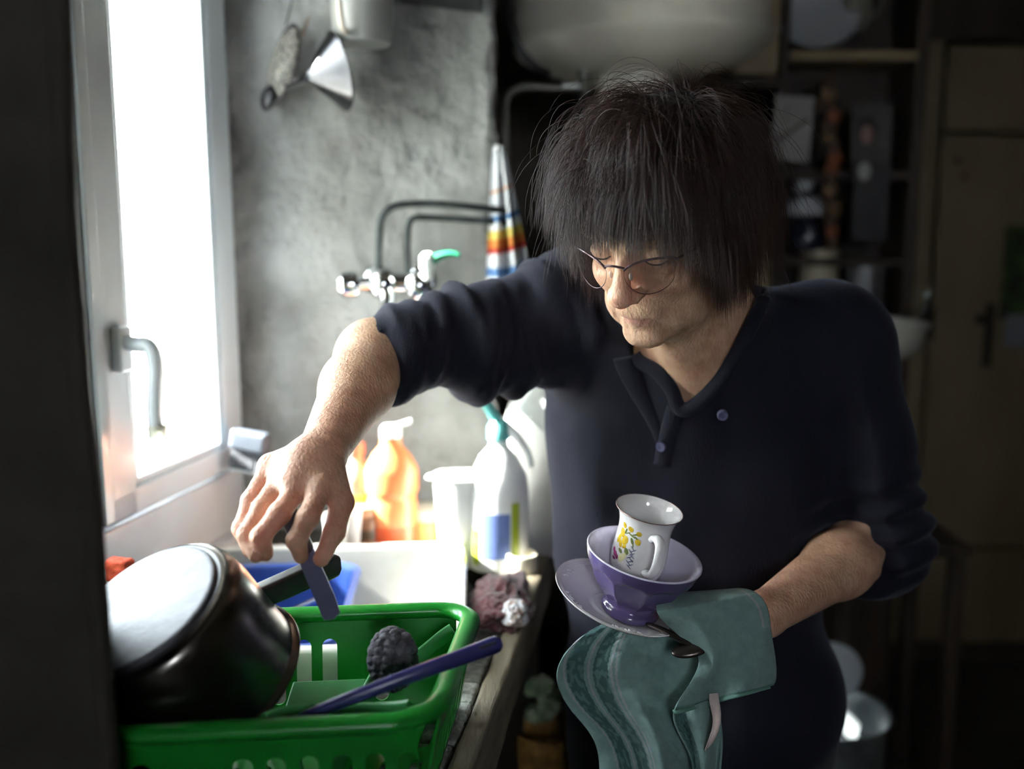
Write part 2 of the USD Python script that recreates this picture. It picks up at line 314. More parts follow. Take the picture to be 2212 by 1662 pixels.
# ---- outdoors: folded shutter, ground, a pale wall and a low hedge
w3 = thing('added_fill_window_3', loc=(.25, -1.5, 1.7), kind='structure')  # unseen window added behind the camera as soft fill light
part(w3, 'frame', cat_(box(.05, .51, -1.52, -1.46, 1.47, 1.50), box(.05, .51, -1.52, -1.46, 1.90, 1.93), box(.05, .08, -1.52, -1.46, 1.50, 1.90), box(.48, .51, -1.52, -1.46, 1.50, 1.90)), pvc)
# added unseen house: its corner blocks sun from the near window part
hs_ = thing('added_sun_block_house', 'unseen pale house added outside the window so that its corner cuts the sunlight', 'house', (-9.5, -3.3, -.15))
part(hs_, 'wall', box(-11, -8, -8.0, 1.44 - 8.5 * .0, -.15, 8.6), mat('pale_render', (225, 222, 214), .95, (205, 200, 190), 2), smooth=False)
part(hs_, 'roof', extrude(sg.Polygon([(-11.3, 8.5), (-7.8, 8.5), (-9.5, 9.6)]), 9.7, np.array([0, -8.2, 0]), np.array([1., 0, 0]), EZ, np.array([0, 1., 0])), mat('roof_tiles', (150, 92, 70), .8), smooth=False)
struct('ground_outside', wbox(-12, 14, -16, -.5, -.25, -.15), mat('gravel', (205, 200, 188), .95, (170, 165, 150), 3))
def leaves(c, r, n, size, seed):
    g = np.random.default_rng(seed); d = g.normal(size=(n, 3)); d /= np.linalg.norm(d, axis=1, keepdims=True)
    p = c + d * np.asarray(r) * g.uniform(.55, 1, (n, 1)) ** .5
    a = g.normal(size=(n, 3)); a /= np.linalg.norm(a, axis=1, keepdims=True); b = np.cross(a, g.normal(size=(n, 3))); b /= np.linalg.norm(b, axis=1, keepdims=True)
    V = np.stack([p - a * size, p + b * size * .4, p + a * size, p - b * size * .4], 1).reshape(-1, 3); k = np.arange(n) * 4
    return trimesh.Trimesh(V, np.vstack([np.stack([k, k + 1, k + 2], 1), np.stack([k, k + 2, k + 3], 1)]), process=False)
sh = thing('garden_shrub', 'green leafy shrub outside seen low through the window glass', 'shrub', Wp(1.6, -3.4, -.15))
part(sh, 'foliage', leaves(Wp(1.6, -3.4, .35), (.7, .7, .5), 2600, .06, 3), mat('leaf_green', (96, 130, 62), .6, (60, 92, 40), 8), smooth=False, kind='stuff')
part(sh, 'stem', cat_([tube([Wp(1.6, -3.4, -.15), Wp(1.6 + a, -3.4 + b, .4)], [.02, .008], 6) for a, b in ((.2, .1), (-.25, .05), (.05, -.2))]), beam_mat)
# ================================================================ worktop, sink and what stands on them
ZC = .86
EDGE0, EDGE1 = np.array([-.042, .93]), np.array([.061, 1.60])      # worktop's front edge in plan
ED = (EDGE1 - EDGE0) / np.linalg.norm(EDGE1 - EDGE0); EN = np.array([ED[1], -ED[0]])
def Ep(s, o, z): return np.r_[EDGE0 + ED * s + EN * o, z]
def ebox(s0, s1, o0, o1, z0, z1, r=.003, jit=None):
    R = np.stack([np.r_[EN, 0], np.r_[ED, 0], EZ], 1)
    return rbox((o1 - o0, s1 - s0, z1 - z0), r, Ep((s0 + s1) / 2, (o0 + o1) / 2, (z0 + z1) / 2), R if jit is None else R @ Ro.from_rotvec(jit).as_matrix(), 1)
tile_m = mat('worn_tile', (150, 152, 146), .55, (82, 80, 72), 55.0, bump=.8, bs=160, dist=.004, detail=6, lo=.38, hi=.62)
tile_m2 = mat('worn_tile_dark', (120, 120, 112), .5, (70, 66, 58), 70.0, bump=.8, bs=160, dist=.004, detail=6)
grout = mat('grout', (58, 54, 47), .95, (40, 37, 32), 40, bump=.6, bs=120)
edge_wood = mat('edge_plank', (128, 118, 98), .75, (92, 82, 66), 30, stretch=(1, .15, 1), bump=.5, bs=120)
wt = thing('worktop', 'worn grey tiled worktop with a timber edge running back beside the sink', 'worktop', Ep(.2, -.2, ZC))
part(wt, 'slab', cat_(ebox(-.75, .80, -.072, -.021, ZC - .05, ZC - .006), ebox(-.75, .16, -.60, -.072, ZC - .05, ZC - .006), ebox(.612, .80, -.62, -.072, ZC - .05, ZC - .006)), grout)
rb = np.random.default_rng(3)
def edge_bow(s): return .006 * math.sin(s * 6.0)
pos = -.74
while pos < .78:
    w = rb.uniform(.040, .058)
    for (o0, o1) in ((-.123, -.075), (-.072, -.024)):
        if o0 < -.1 and .10 < pos < .60: continue
        h_ = rb.uniform(-.0015, .0015)
        t_ = ebox(pos, pos + w - .0035, o0 + rb.uniform(0, .002), o1 - rb.uniform(0, .004), ZC - .02, ZC + h_, .004, rb.normal(size=3) * .012)
        part(wt, 'tile', rough(densify(t_, .012), .0018, 90, int(pos * 1000) % 97), tile_m if rb.random() < .6 else tile_m2, smooth=50)
    pos += w
sgrid = np.linspace(-.76, .79, 60)
plank = tube(np.array([Ep(s, -.010 + edge_bow(s), ZC - .034) for s in sgrid]), .034, 4, sx=.36)
part(wt, 'edge_plank', rough(densify(ebox(-.76, .79, -.022, .004, ZC - .075, ZC + .004, .005), .02), .003, 18, 4), edge_wood, smooth=50)
part(wt, 'rear_shelf', box(-.50, .02, 1.547, 1.742, ZC - .05, ZC - .002), grout)
part(wt, 'front_board', ebox(-.75, .79, -.05, -.03, .08, ZC - .06, .003), beam_mat, label='dark board closing the worktop below')

# ---- sink: white glazed basin
glaze = mat('white_glaze', (208, 207, 200), .16, (188, 185, 174), 10.0, coat=.4, lo=.5, hi=.8)
sk_o = np.array([-.285, 1.325, 0]); skx = np.array([.9985, .055, 0]); sky_ = np.array([-.055, .9985, 0])
def rrect(hx, hy, r, n=8):
    a = np.linspace(0, np.pi / 2, n); q = np.stack([np.cos(a), np.sin(a)], 1) * r
    return np.vstack([q * s + np.array([hx - r, hy - r]) * s if k % 2 == 0 else q[::-1] * s + np.array([hx - r, hy - r]) * s for k, s in enumerate([np.array([1, 1]), np.array([-1, 1]), np.array([-1, -1]), np.array([1, -1])])])
def loft(rings, o, ex, ey, close=True, cap=True):
    n = len(rings[0][0]); V = np.vstack([o + r[:, :1] * ex + r[:, 1:] * ey + EZ * z for r, z in rings]); F = []
    for i in range(len(rings) - 1):
        a = np.arange(n) + i * n; b = np.roll(np.arange(n), -1) + i * n
        F += [np.stack([a, b, b + n], 1), np.stack([a, b + n, a + n], 1)]
    if cap:
        for i, flip in ((0, True), (len(rings) - 1, False)):
            V = np.vstack([V, V[i * n:(i + 1) * n].mean(0)]); k = len(V) - 1; a = np.arange(n) + i * n; b = np.roll(np.arange(n), -1) + i * n
            F.append(np.stack([b, a, np.full(n, k)], 1) if flip else np.stack([a, b, np.full(n, k)], 1))
    return trimesh.Trimesh(V, np.vstack(F), process=False)
HX, HY = .222, .205
rings = [(rrect(HX - .03, HY - .03, .05), .70), (rrect(HX - .004, HY - .004, .045), .74), (rrect(HX - .002, HY - .002, .04), .875), (rrect(HX, HY, .038), .884), (rrect(HX, HY, .038), .897), (rrect(HX - .004, HY - .004, .036), .901),
         (rrect(HX - .016, HY - .016, .034), .901), (rrect(HX - .022, HY - .022, .036), .896), (rrect(HX - .028, HY - .028, .045), .80), (rrect(HX - .04, HY - .04, .06), .755), (rrect(HX - .075, HY - .075, .07), .745), (rrect(.03, .03, .028), .742)]
sink = thing('sink', 'white glazed kitchen sink basin with a rounded rim under the tap', 'sink', sk_o + EZ * .86)
part(sink, 'basin', loft(rings, sk_o, skx, sky_), glaze, smooth=50)
part(sink, 'drain', lathe([(0, .7425), (.026, .7425), (.03, .7445), (.026, .746), (.018, .7435), (0, .7432)], sk_o, EZ, 24), mat('chrome', (215, 218, 220), .12, metal=1.0))
chrome = _mats['chrome']

# ---- blue washing-up tub in the sink
blue = mat('blue_plastic', (62, 92, 172), .32, (52, 80, 156), 6, spec=.5)
tb_o = np.array([-.337, 1.318, 0])
tr = [(rrect(.092, .125, .03), .748), (rrect(.100, .133, .035), .756), (rrect(.106, .146, .036), .872), (rrect(.114, .154, .04), .880), (rrect(.116, .156, .042), .884), (rrect(.114, .154, .04), .888), (rrect(.105, .145, .036), .886), (rrect(.102, .142, .036), .878), (rrect(.096, .129, .032), .760), (rrect(.03, .04, .02), .754)]
tub = thing('washing_up_tub', 'blue rectangular plastic tub standing inside the white sink', 'tub', tb_o + EZ * .75)
part(tub, 'tub_body', loft(tr, tb_o, skx, sky_), blue, smooth=50)
# cutlery lying in the tub
steel = mat('steel', (190, 190, 190), .25, metal=1.0)
def stick(name, label, cat, a, b, r, m, group=None, sx=1.6):
    t = thing(name, label, cat, a, group); a, b = np.asarray(a), np.asarray(b)
    part(t, 'shaft', tube(spline([a, (a + b) / 2, b], 16), np.linspace(r, r * .8, 16), 10, sx=sx), m)
    return t
knf = thing('table_knife', 'pale steel table knife leaning in the blue tub', 'knife', P(600, 1345, 1.33))
part(knf, 'blade', tube(spline([P(560, 1352, 1.28), P(620, 1325, 1.32), P(690, 1292, 1.36)], 16), .005, 8, sx=.3), steel)
part(knf, 'knife_handle', tube(spline([P(520, 1366, 1.245), P(560, 1352, 1.28)], 8), .006, 10), steel)

# ---- green dish drainer
green = mat('green_plastic', (26, 138, 44), .3, (20, 120, 36), 5, spec=.5)
green_pale = mat('green_plastic_matt', (72, 150, 90), .45, (58, 132, 74), 8)
bk_c = np.array([-.276, .925, 0]); ba = math.radians(5.5)
bx, by = np.array([math.cos(ba), math.sin(ba), 0]), np.array([.10, .995, 0])
BX, BY, ZB, ZT = .222, .131, .866, .972
bk = thing('dish_drainer', 'green slotted plastic dish drainer on the worktop in front of the sink', 'dish rack', bk_c + EZ * ZB)
def wall_panel(p0, p1, slots, sw, tap):      # slotted side wall from p0 to p1 (plan), leaning outwards
    L = np.linalg.norm(p1 - p0); ex = (p1 - p0) / L; out = np.array([ex[1], -ex[0], 0.])
    H = math.hypot(ZT - ZB, tap); ey = (EZ * (ZT - ZB) + out * tap) / H
    g = sg.Polygon([(.0, 0), (L, 0), (L + .0, H), (.0, H)])
    for s in slots:
        g = g.difference(sg.LineString([(s, .016), (s, H * .66)]).buffer(sw / 2, 8))
    return extrude(g, .003, p0 + EZ * ZB, ex, ey, np.cross(ex, ey))
cr = lambda a, b: bk_c + bx * a + by * b
ib, rc = .018, .03
fl = lambda a, b: cr(a * (BX - ib), b * (BY - ib))
slots_x = [.028 + i * .0285 for i in range(14)]
for nm, a, b, sl in (('front_wall', fl(-1, -1), fl(1, -1), [s for s in slots_x if not .19 < s < .25]), ('rear_wall', fl(1, 1), fl(-1, 1), [s for s in slots_x if not .09 < s < .125 and s > .07]), ('end_wall', fl(1, -1), fl(1, 1), [.03 + i * .0285 for i in range(7)]), ('end_wall', fl(-1, 1), fl(-1, -1), [.03 + i * .0285 for i in range(7)])):
    part(bk, nm, wall_panel(a, b, sl, .0165, ib), green, smooth=False)
ring = np.array([cr(q[0], q[1]) + EZ * ZT for q in rrect(BX, BY, .045, 10)]); ring = np.vstack([ring, ring[:1]])
ring = ring + EZ * (.004 * np.sin(np.linspace(0, 4 * np.pi, len(ring))))[:, None] * 0
def closed_tube(path, r, n=12, sx=1):
    k = len(path) - 1; p = path[:-1]; t = np.roll(p, -1, 0) - np.roll(p, 1, 0); t /= np.linalg.norm(t, axis=1, keepdims=True)
    u = np.cross(t, EZ); th = np.linspace(0, 2 * np.pi, n, endpoint=False)
    V = (p[:, None] + r * (sx * np.cos(th)[None, :, None] * u[:, None] + np.sin(th)[None, :, None] * EZ)).reshape(-1, 3)
    i, j = np.meshgrid(np.arange(k), np.arange(n), indexing='ij'); i2, j2 = (i + 1) % k, (j + 1) % n
    a, b, c, d = i * n + j, i * n + j2, i2 * n + j2, i2 * n + j
    return trimesh.Trimesh(V, np.vstack([np.stack([a, c, b], -1).reshape(-1, 3), np.stack([a, d, c], -1).reshape(-1, 3)]), process=False)
part(bk, 'rim', closed_tube(ring, .0085, 14, 1.35), green, smooth=True)
flr = sg.box(-BX + ib, -BY + ib, BX - ib, BY - ib)
for a in np.arange(-BX + .045, BX - .03, .03):
    for b in (-.06, .02): flr = flr.difference(sg.LineString([(a, b), (a, b + .045)]).buffer(.006, 6))
part(bk, 'base_grid', extrude(flr, .003, bk_c + EZ * ZB, bx, by, EZ), green, smooth=False)
# plate prongs, cutlery divider and curved cup rests inside
for k in range(6):
    q = [cr(-.10 + k * .034, -.02) + EZ * (ZB + .002), cr(-.097 + k * .034, -.015) + EZ * (ZB + .045), cr(-.085 + k * .034, .012) + EZ * (ZB + .052), cr(-.078 + k * .034, .03) + EZ * (ZB + .002)]
    part(bk, 'plate_prong', tube(spline(q, 18), .0042, 10), green_pale)
part(bk, 'divider', rbox((.004, .205, .075), .0018, cr(.118, .005) + EZ * (ZB + .04), np.stack([bx, by, EZ], 1) @ Ro.from_euler('y', 14, degrees=True).as_matrix()), green_pale)
part(bk, 'divider', rbox((.075, .06, .004), .0018, cr(.082, .018) + EZ * (ZB + .052), np.stack([bx, by, EZ], 1) @ Ro.from_euler('x', 28, degrees=True).as_matrix()), green_pale)
part(bk, 'cup_rest', tube(spline([cr(.118, .085) + EZ * (ZT - .030), cr(.150, .062) + EZ * (ZT - .036), cr(.178, .070) + EZ * (ZT - .022), cr(.205, .080) + EZ * (ZT - .004)], 24), .0085, 12, sx=.5), green_pale)
part(bk, 'cup_rest', tube(spline([cr(.07, -.117) + EZ * (ZT - .002), cr(.095, -.085) + EZ * (ZT - .010), cr(.14, -.080) + EZ * (ZT - .014), cr(.195, -.10) + EZ * (ZT - .004)], 28), .009, 12, sx=.5), green_pale)
# things lying in the drainer
scour = thing('scouring_pad', 'dark grey knotted steel wool pad wedged in the green drainer', 'scouring pad', P(850, 1420, 1.0))
R_ = Ro.from_euler('xyz', [10, 25, 15], degrees=True).as_matrix()
wool = mat('dark_wool', (104, 100, 108), .75, (52, 50, 56), 120, bump=.6, bs=260)
knots = [ball(P(848 + 44 * math.sin(a) * math.cos(b), 1425 + 58 * math.sin(b), .985 + .018 * math.cos(a) * math.cos(b)), (.0062, .0078, .0058), Ro.from_euler('xyz', [a, b, a]).as_matrix(), 2) for b in np.linspace(-1.45, 1.45, 11) for a in np.linspace(0, 6.28, max(3, int(13 * math.cos(b))), endpoint=False) + b * 3]
part(scour, 'wool', rough(cat_(knots, ball(P(848, 1425, .985), (.019, .016, .025), None, 3)), .0016, 300, 2), wool, smooth=True, kind='stuff')
violet = mat('violet_plastic', (54, 52, 108), .3, (46, 45, 96), 20)
ut = thing('cooking_spoon', 'violet plastic spoon lying slantwise across the green drainer rim', 'spoon', P(860, 1470, .9))
hp = spline([P(615, 1572, .893), P(645, 1556, .890), P(860, 1470, .90), P(1030, 1408, .925), P(1084, 1388, .932)], 40)
part(ut, 'spoon_handle', tube(hp, np.interp(np.linspace(0, 1, 40), [0, .3, .85, .97, 1], [.0045, .006, .0078, .0082, .004]), 14, sx=.72), violet, smooth=True)
part(ut, 'hanging_hole', tube(spline([P(1036, 1401, .9165), P(1056, 1394, .9195), P(1072, 1389, .9225)], 10), .0016, 8), mat('dark_slot', (24, 22, 46), .6))
part(ut, 'spoon_bowl', ball(P(590, 1588, .905), (.028, .02, .008), frame(P(590, 1588, .905) - P(645, 1556, .89), EZ)[:, [2, 0, 1]], 3), violet)

# ---- saucepan upside down, leaning in the drainer
pot_ax = C2W((-.36, .77, .53)); pot_ax /= np.linalg.norm(pot_ax)
pc = P(306, 1312, .915)
pan_steel = mat('pan_steel', (112, 108, 104), .2, (84, 78, 72), 14, metal=1.0, rough2=.32)
pan_base = mat('pan_base', (92, 91, 96), .5, (64, 63, 68), 26, metal=.15, bump=.15, bs=200, stretch=(1, 3, 1))
pan = thing('saucepan', 'steel saucepan turned upside down at the left end of the green drainer', 'saucepan', pc - pot_ax * .05)
prof = [(.0, -.006), (.078, -.006), (.081, -.009), (.0835, -.012)]
H_ = .112
outer = [(.0745, -.004), (.082, -.0045), (.087, -.009), (.0905, -.018), (.093, -.035), (.0945, -H_ + .012), (.0955, -H_ + .003), (.1005, -H_), (.1010, -H_ - .003), (.098, -H_ - .0035), (.0935, -H_ + .004), (.092, -.035), (.088, -.012), (0, -.010)]
part(pan, 'pan_body', lathe(outer + [(0, -.004)], pc, pot_ax, 72), pan_steel, smooth=50)
part(pan, 'base_disc', lathe([(0, .002), (.0705, .002), (.0735, .0008), (.0745, -.0012), (.0745, -.004), (0, -.0045)], pc, pot_ax, 72), pan_base, smooth=40, label='scuffed grey base disc')
part(pan, 'base_groove', lathe([(.0745, -.0035), (.0785, -.0030), (.0785, -.0046), (.0745, -.0048)], pc, pot_ax, 72), mat('groove', (40, 36, 40), .5))
bake = mat('black_bakelite', (22, 22, 25), .35, (32, 32, 36), 30)
h0, h1 = P(518, 1308, .985), P(726, 1216, 1.085)
hd = (h1 - h0) / np.linalg.norm(h1 - h0); hR = frame(hd, pot_ax)

hl = np.linalg.norm(h1 - h0)
ph_ = part(pan, 'pan_handle', loft([(rrect(.0095, .010, .004, 4), 0), (rrect(.0105, .0115, .0045, 4), .02), (rrect(.0105, .0125, .005, 4), .08), (rrect(.0115, .013, .005, 4), hl - .02), (rrect(.011, .0125, .005, 4), hl - .006), (rrect(.008, .009, .004, 4), hl)], np.zeros(3), np.array([1., 0, 0]), np.array([0, 1., 0])).apply_transform(np.vstack([np.c_[hR, h0], [0, 0, 0, 1]])), bake, smooth=40)

part(ph_, 'handle_bracket', rbox((.022, .026, .034), .006, h0 + hd * .005, hR), bake)

# ---- orange scrap by the window corner
orange = mat('orange_sponge', (206, 78, 44), .8, (176, 58, 32), 60, bump=.5, bs=200)
oc = P(258, 1232, 1.23)
solo('orange_sponge', rough(densify(rbox((.034, .022, .030), .006, oc, Ro.from_euler('z', -20, degrees=True).as_matrix()), .006), .003, 90, 1), orange, 'small orange sponge tucked in the corner below the window handle', 'sponge')

# ---- bottles and jars along the spur wall (standing on the worktop behind the sink)
ZS = ZC - .002
def plastic(name, col, col2=None, **k): return mat(name, col, .35, col2 or tuple(int(c * .92) for c in col), 6, sss=0, **k)
def at(px, d):                    # point on the worktop under this picture column at that distance
    return np.r_[(px - 1106) / FPX * d, (d - .18) / .958, ZS]
bo = P(849, 1178, 1.67); bo[2] = ZS
ob = thing('detergent_bottle', 'tall orange detergent bottle with white flip cap beside the tap wall', 'bottle', bo)
op = plastic('orange_bottle', (210, 128, 80), (194, 108, 62))
part(ob, 'bottle_body', lathe([(0, 0), (.036, 0), (.039, .004), (.039, .075), (.0375, .094), (.0355, .100), (.0385, .106), (.0405, .112), (.0405, .142), (.038, .152), (.028, .172), (.017, .186), (.0155, .20), (0, .20)], bo, EZ, 40, mod=lambda r, z, t: r * (1 - .10 * np.cos(2 * t) * (z > .002))), op, smooth=45)
part(ob, 'label_band', lathe([(.0396, .012), (.0398, .014), (.0398, .052), (.0396, .054)], bo, EZ, 40, mod=lambda r, z, t: r * (1 - .10 * np.cos(2 * t))), plastic('orange_label', (214, 92, 52), (196, 76, 44)))
wcap = plastic('white_cap', (228, 228, 224))
part(ob, 'cap', cat_(lathe([(0, .20), (.0175, .20), (.0175, .214), (.0135, .22), (0, .222)], bo, EZ, 24), rbox((.036, .016, .007), .003, bo + np.array([.018, -.004, .222]), Ro.from_euler('y', -18, degrees=True).as_matrix())), wcap)
part(ob, 'rinse_mark', ball(bo + np.array([.012, -.0405, .014]), (.006, .0012, .006)), wcap, label='small white emblem')

def jar(name, label, catg, base, rings_, m, extra=()):
    t = thing(name, label, catg, base); part(t, 'jar_body', lathe(rings_, base, EZ, 36), m, smooth=45)
    for nm, pr, mm in extra: part(t, nm, lathe(pr, base, EZ, 36), mm, smooth=45)
    return t
b2 = P(772, 1175, 1.70); b2[2] = ZS
jar('powder_bottle', 'pinkish bottle with a yellow band half hidden behind the hand', 'bottle', b2, [(0, 0), (.030, 0), (.032, .004), (.032, .12), (.026, .14), (.014, .155), (.014, .165), (0, .165)], plastic('pinkish', (196, 150, 132)), [('yellow_band', [(.0323, .075), (.0326, .077), (.0326, .098), (.0323, .10)], plastic('yellow_band', (204, 176, 84))), ('cap', [(0, .165), (.017, .165), (.017, .182), (.014, .186), (0, .186)], plastic('pink_cap', (186, 120, 106)))])
b3 = P(790, 1182, 1.655); b3[2] = ZS
jar('spice_jar', 'brown glass jar with orange and dark striped label left of the orange bottle', 'jar', b3, [(0, 0), (.022, 0), (.0235, .003), (.0235, .062), (.018, .072), (0, .072)], plastic('brown_jar', (120, 78, 50)), [('label_stripe', [(.0237, .012), (.024, .013), (.024, .026), (.0237, .027)], plastic('stripe_orange', (206, 120, 62))), ('label_stripe', [(.0237, .034), (.024, .035), (.024, .05), (.0237, .051)], plastic('stripe_dark', (70, 52, 36))), ('lid', [(0, .072), (.0205, .072), (.021, .084), (.019, .087), (0, .087)], plastic('jar_lid', (180, 130, 96)))])
for k, (px, d) in enumerate(((726, 1.60), (757, 1.625))):
    b4 = P(px, 1182, d); b4[2] = ZS
    t = thing('plastic_tumbler', ('narrow clear white plastic tumbler nearest the hand behind the sink', 'second narrow white plastic tumbler just left of the striped jar')[k], 'tumbler', b4, group='plastic tumblers behind the sink')
    part(t, 'tumbler_wall', lathe([(0, 0), (.012, 0), (.013, .003), (.0205, .088), (.0195, .088), (.012, .005), (0, .004)], b4, EZ, 28), mat('tumbler_plastic', (214, 212, 210), .3, trans=.35), smooth=45)
b5 = P(925, 1172, 1.715); b5[2] = ZS
jar('cream_jar', 'squat jar with a yellow lower half right of the orange bottle', 'jar', b5, [(0, 0), (.032, 0), (.035, .004), (.0355, .03), (.033, .046), (.030, .05), (0, .05)], plastic('yellow_jar', (206, 186, 112)), [('lid', [(0, .05), (.033, .05), (.0335, .066), (.03, .069), (0, .069)], plastic('cream_lid', (214, 208, 190)))])
b6 = P(994, 1205, 1.62); b6[2] = ZS
tubw = thing('measuring_beaker', 'open white plastic beaker between the orange bottle and the white spray bottle', 'beaker', b6)
part(tubw, 'beaker_wall', lathe([(0, 0), (.030, 0), (.032, .003), (.042, .145), (.0445, .147), (.0445, .149), (.0405, .149), (.030, .006), (0, .005)], b6, EZ, 40), plastic('white_plastic', (226, 226, 224)), smooth=45)
part(tubw, 'pouring_lip', ball(b6 + np.array([-.044, -.004, .146]), (.010, .012, .005)), plastic('white_plastic', (226, 226, 224)))
b7 = P(1078, 1200, 1.60); b7[2] = ZS
sp = thing('spray_bottle', 'white bottle with turquoise nozzle and blue and lime label at the worktop corner', 'bottle', b7)
elp = lambda r, z, t: r * np.sqrt(1 / (np.sin(t) ** 2 + (np.cos(t) / .72) ** 2))
part(sp, 'bottle_body', lathe([(0, 0), (.044, 0), (.047, .005), (.047, .13), (.044, .155), (.030, .185), (.016, .20), (.014, .212), (0, .212)], b7, EZ, 44, mod=elp), plastic('bottle_white', (230, 230, 228)), smooth=45)
lab = [('label_blue', plastic('label_blue', (104, 122, 176)), .024, .098, -2.35, -1.05), ('label_lime', plastic('label_lime', (160, 176, 46)), .012, .115, -.98, -.66), ('label_lime', plastic('label_lime', (160, 176, 46)), .012, .07, -2.75, -2.45)]
for nm, mm, z0, z1, t0, t1 in lab:
    th = np.linspace(t0, t1, 14); zz2 = np.linspace(z0, z1, 8); r0 = .0474 / np.sqrt(np.cos(th) ** 2 + (np.sin(th) / .72) ** 2)
    part(sp, nm, sheet(b7 + np.stack(np.broadcast_arrays((r0 * np.cos(th))[:, None], (r0 * np.sin(th))[:, None], zz2[None]), -1), .0008), mm)
turq = plastic('turquoise', (110, 196, 190))
nz = b7 + EZ * .212
part(sp, 'nozzle', cat_(lathe([(0, 0), (.018, 0), (.018, .02), (.012, .03), (0, .032)], nz, EZ, 24), tube(spline([nz + [0, 0, .025], nz + [-.012, -.004, .045], nz + [-.03, -.008, .075]], 14), .0085, 12)), turq)
part(sp, 'trigger', tube(spline([nz + [.008, 0, .022], nz + [.026, -.004, .006], nz + [.045, -.006, -.022], nz + [.050, -.008, -.045]], 18), np.linspace(.009, .005, 18), 10), wcap)
b8 = P(1158, 1190, 1.69); b8[2] = ZS
jug = thing('canister', 'big white plastic canister at the worktop end close to the dark sweater', 'canister', b8)
part(jug, 'canister_body', loft([(rrect(.05, .04, .02), .0), (rrect(.054, .044, .022), .006), (rrect(.054, .044, .022), .22), (rrect(.046, .038, .02), .25), (rrect(.02, .02, .012), .275), (rrect(.018, .018, .012), .30)], b8, np.array([1., 0, 0]), np.array([0, 1., 0])), plastic('canister_white', (232, 232, 228)), smooth=40)
part(jug, 'screw_cap', lathe([(0, .29), (.022, .29), (.022, .31), (.02, .313), (0, .313)], b8, EZ, 24), wcap)
b9 = P(1128, 1212, 1.57); b9[2] = ZS
jar('soap_pot', 'low pale pot on the worktop in front of the white canister', 'pot', b9, [(0, 0), (.022, 0), (.024, .003), (.025, .03), (.023, .034), (.020, .034), (.02, .008), (0, .006)], plastic('pale_pot', (222, 216, 196)))
# maroon cloth and a crumpled wrapper on the worktop
def crumple(c, rx, ry, rz, seed, amp=.45, ex=(1, 0, 0)):
    m = trimesh.creation.icosphere(subdivisions=5); v = m.vertices
    n = meshkit.fbm(v * 1.6 + 9 * seed, 3, seed); n2 = 1 - 2 * np.abs(meshkit.fbm(v * 3.2 + seed, 3, seed + 4) - .5)
    v = v * (1 + amp * (n - .5) * 2 + .22 * (n2 - .8))[:, None]; v = v * np.array([rx, ry, rz]); v[:, 2] = np.maximum(v[:, 2], -rz * .55)
    R = frame(EZ, ex)[:, :]; m.vertices = v + np.asarray(c); return m
cm = P(1085, 1262, 1.40); cm[2] = ZC + .018
mar = mat('maroon_cloth', (88, 36, 40), .95, (62, 25, 29), 40, bump=.5, bs=300, sheen=.3)
solo('cleaning_cloth', crumple(cm, .042, .085, .030, 3), mar, 'crumpled maroon cloth lying on the worktop right of the sink', 'cloth', smooth=True)
cw = P(1112, 1285, 1.335); cw[2] = ZC + .026
solo('wrapper', crumple(cw, .018, .026, .018, 8, .35), mat('wrapper_foil', (196, 196, 200), .35, (150, 130, 124), 70, lo=.5, hi=.56), 'crumpled white paper wrapper resting on the maroon cloth', 'wrapper', smooth=25)
# grey sponge holder on the window corner
gb = P(541, 968, 1.66)
sb = thing('scrubbing_brush', 'grey scrubbing brush block standing on the window corner above the sink', 'brush', gb)
greyp = mat('grey_plastic', (76, 82, 92), .5, (62, 68, 78), 20)
bR = Ro.from_euler('zy', [-8, 10], degrees=True).as_matrix()
part(sb, 'block', rbox((.062, .030, .034), .006, gb + np.array([0, 0, .012]), bR), greyp)
gbr = np.random.default_rng(5)
part(sb, 'bristles', cat_([tube([gb + bR @ np.array([a, b, -.004]), gb + bR @ np.array([a + gbr.normal() * .002, b, -.036])], .0012, 5) for a in np.linspace(-.027, .027, 14) for b in (-.009, 0, .009)]), mat('brush_bristle', (80, 82, 88), .7), kind='stuff')
part(sb, 'holder', cat_(tube(spline([gb + [0, .02, .0], gb + [0, .07, .0]], 6), .004, 8), rbox((.070, .040, .003), .001, gb + np.array([0, 0, -.0385]), bR)), steel)
# ---- knife held by the woman
# ================================================================ on the spur wall: tap, pipes, funnel, ...
YW = 1.738
def PY(px, py, y):              # point seen at (px, py) in the plane y = const
    d = FW + (px - 1106) / FPX * RT - (py - 831) / FPX * UP; return CAM + d * (y / d[1])
dk_pipe = mat('old_pipe', (70, 76, 76), .35, (44, 48, 48), 30, metal=.8)
tap = thing('mixer_tap', 'chrome wall mixer tap with white and green knobs above the sink', 'tap', PY(860, 610, 1.66))
body0, body1 = PY(800, 610, 1.622), PY(930, 612, 1.622)
part(tap, 'tap_body', cat_(tube([body0, body1], .016, 20), ball(PY(828, 615, 1.618), (.023, .022, .026)), ball(PY(905, 618, 1.618), (.024, .022, .026))), chrome, smooth=45)
part(tap, 'knob', cat_(lathe([(0, 0), (.010, 0), (.010, .022), (.0195, .026), (.0215, .034), (.0205, .050), (.015, .056), (0, .057)], PY(808, 612, 1.616), np.array([-1., -.12, -.05]), 24)), chrome, label='bright end knob on the left')
part(tap, 'knob', lathe([(0, 0), (.009, 0), (.009, .014), (.012, .018), (.0115, .036), (.007, .042), (0, .043)], PY(924, 602, 1.606), np.array([.0, -.2, 1.]), 24), plastic('white_knob', (226, 232, 228)), label='upright white knob')
gk = plastic('green_knob', (24, 104, 76))
part(tap, 'lever', tube(spline([PY(926, 566, 1.604), PY(945, 556, 1.601), PY(968, 549, 1.597), PY(992, 553, 1.592)], 18), np.linspace(.009, .004, 18), 10, sx=1.3), gk, label='small green lever')
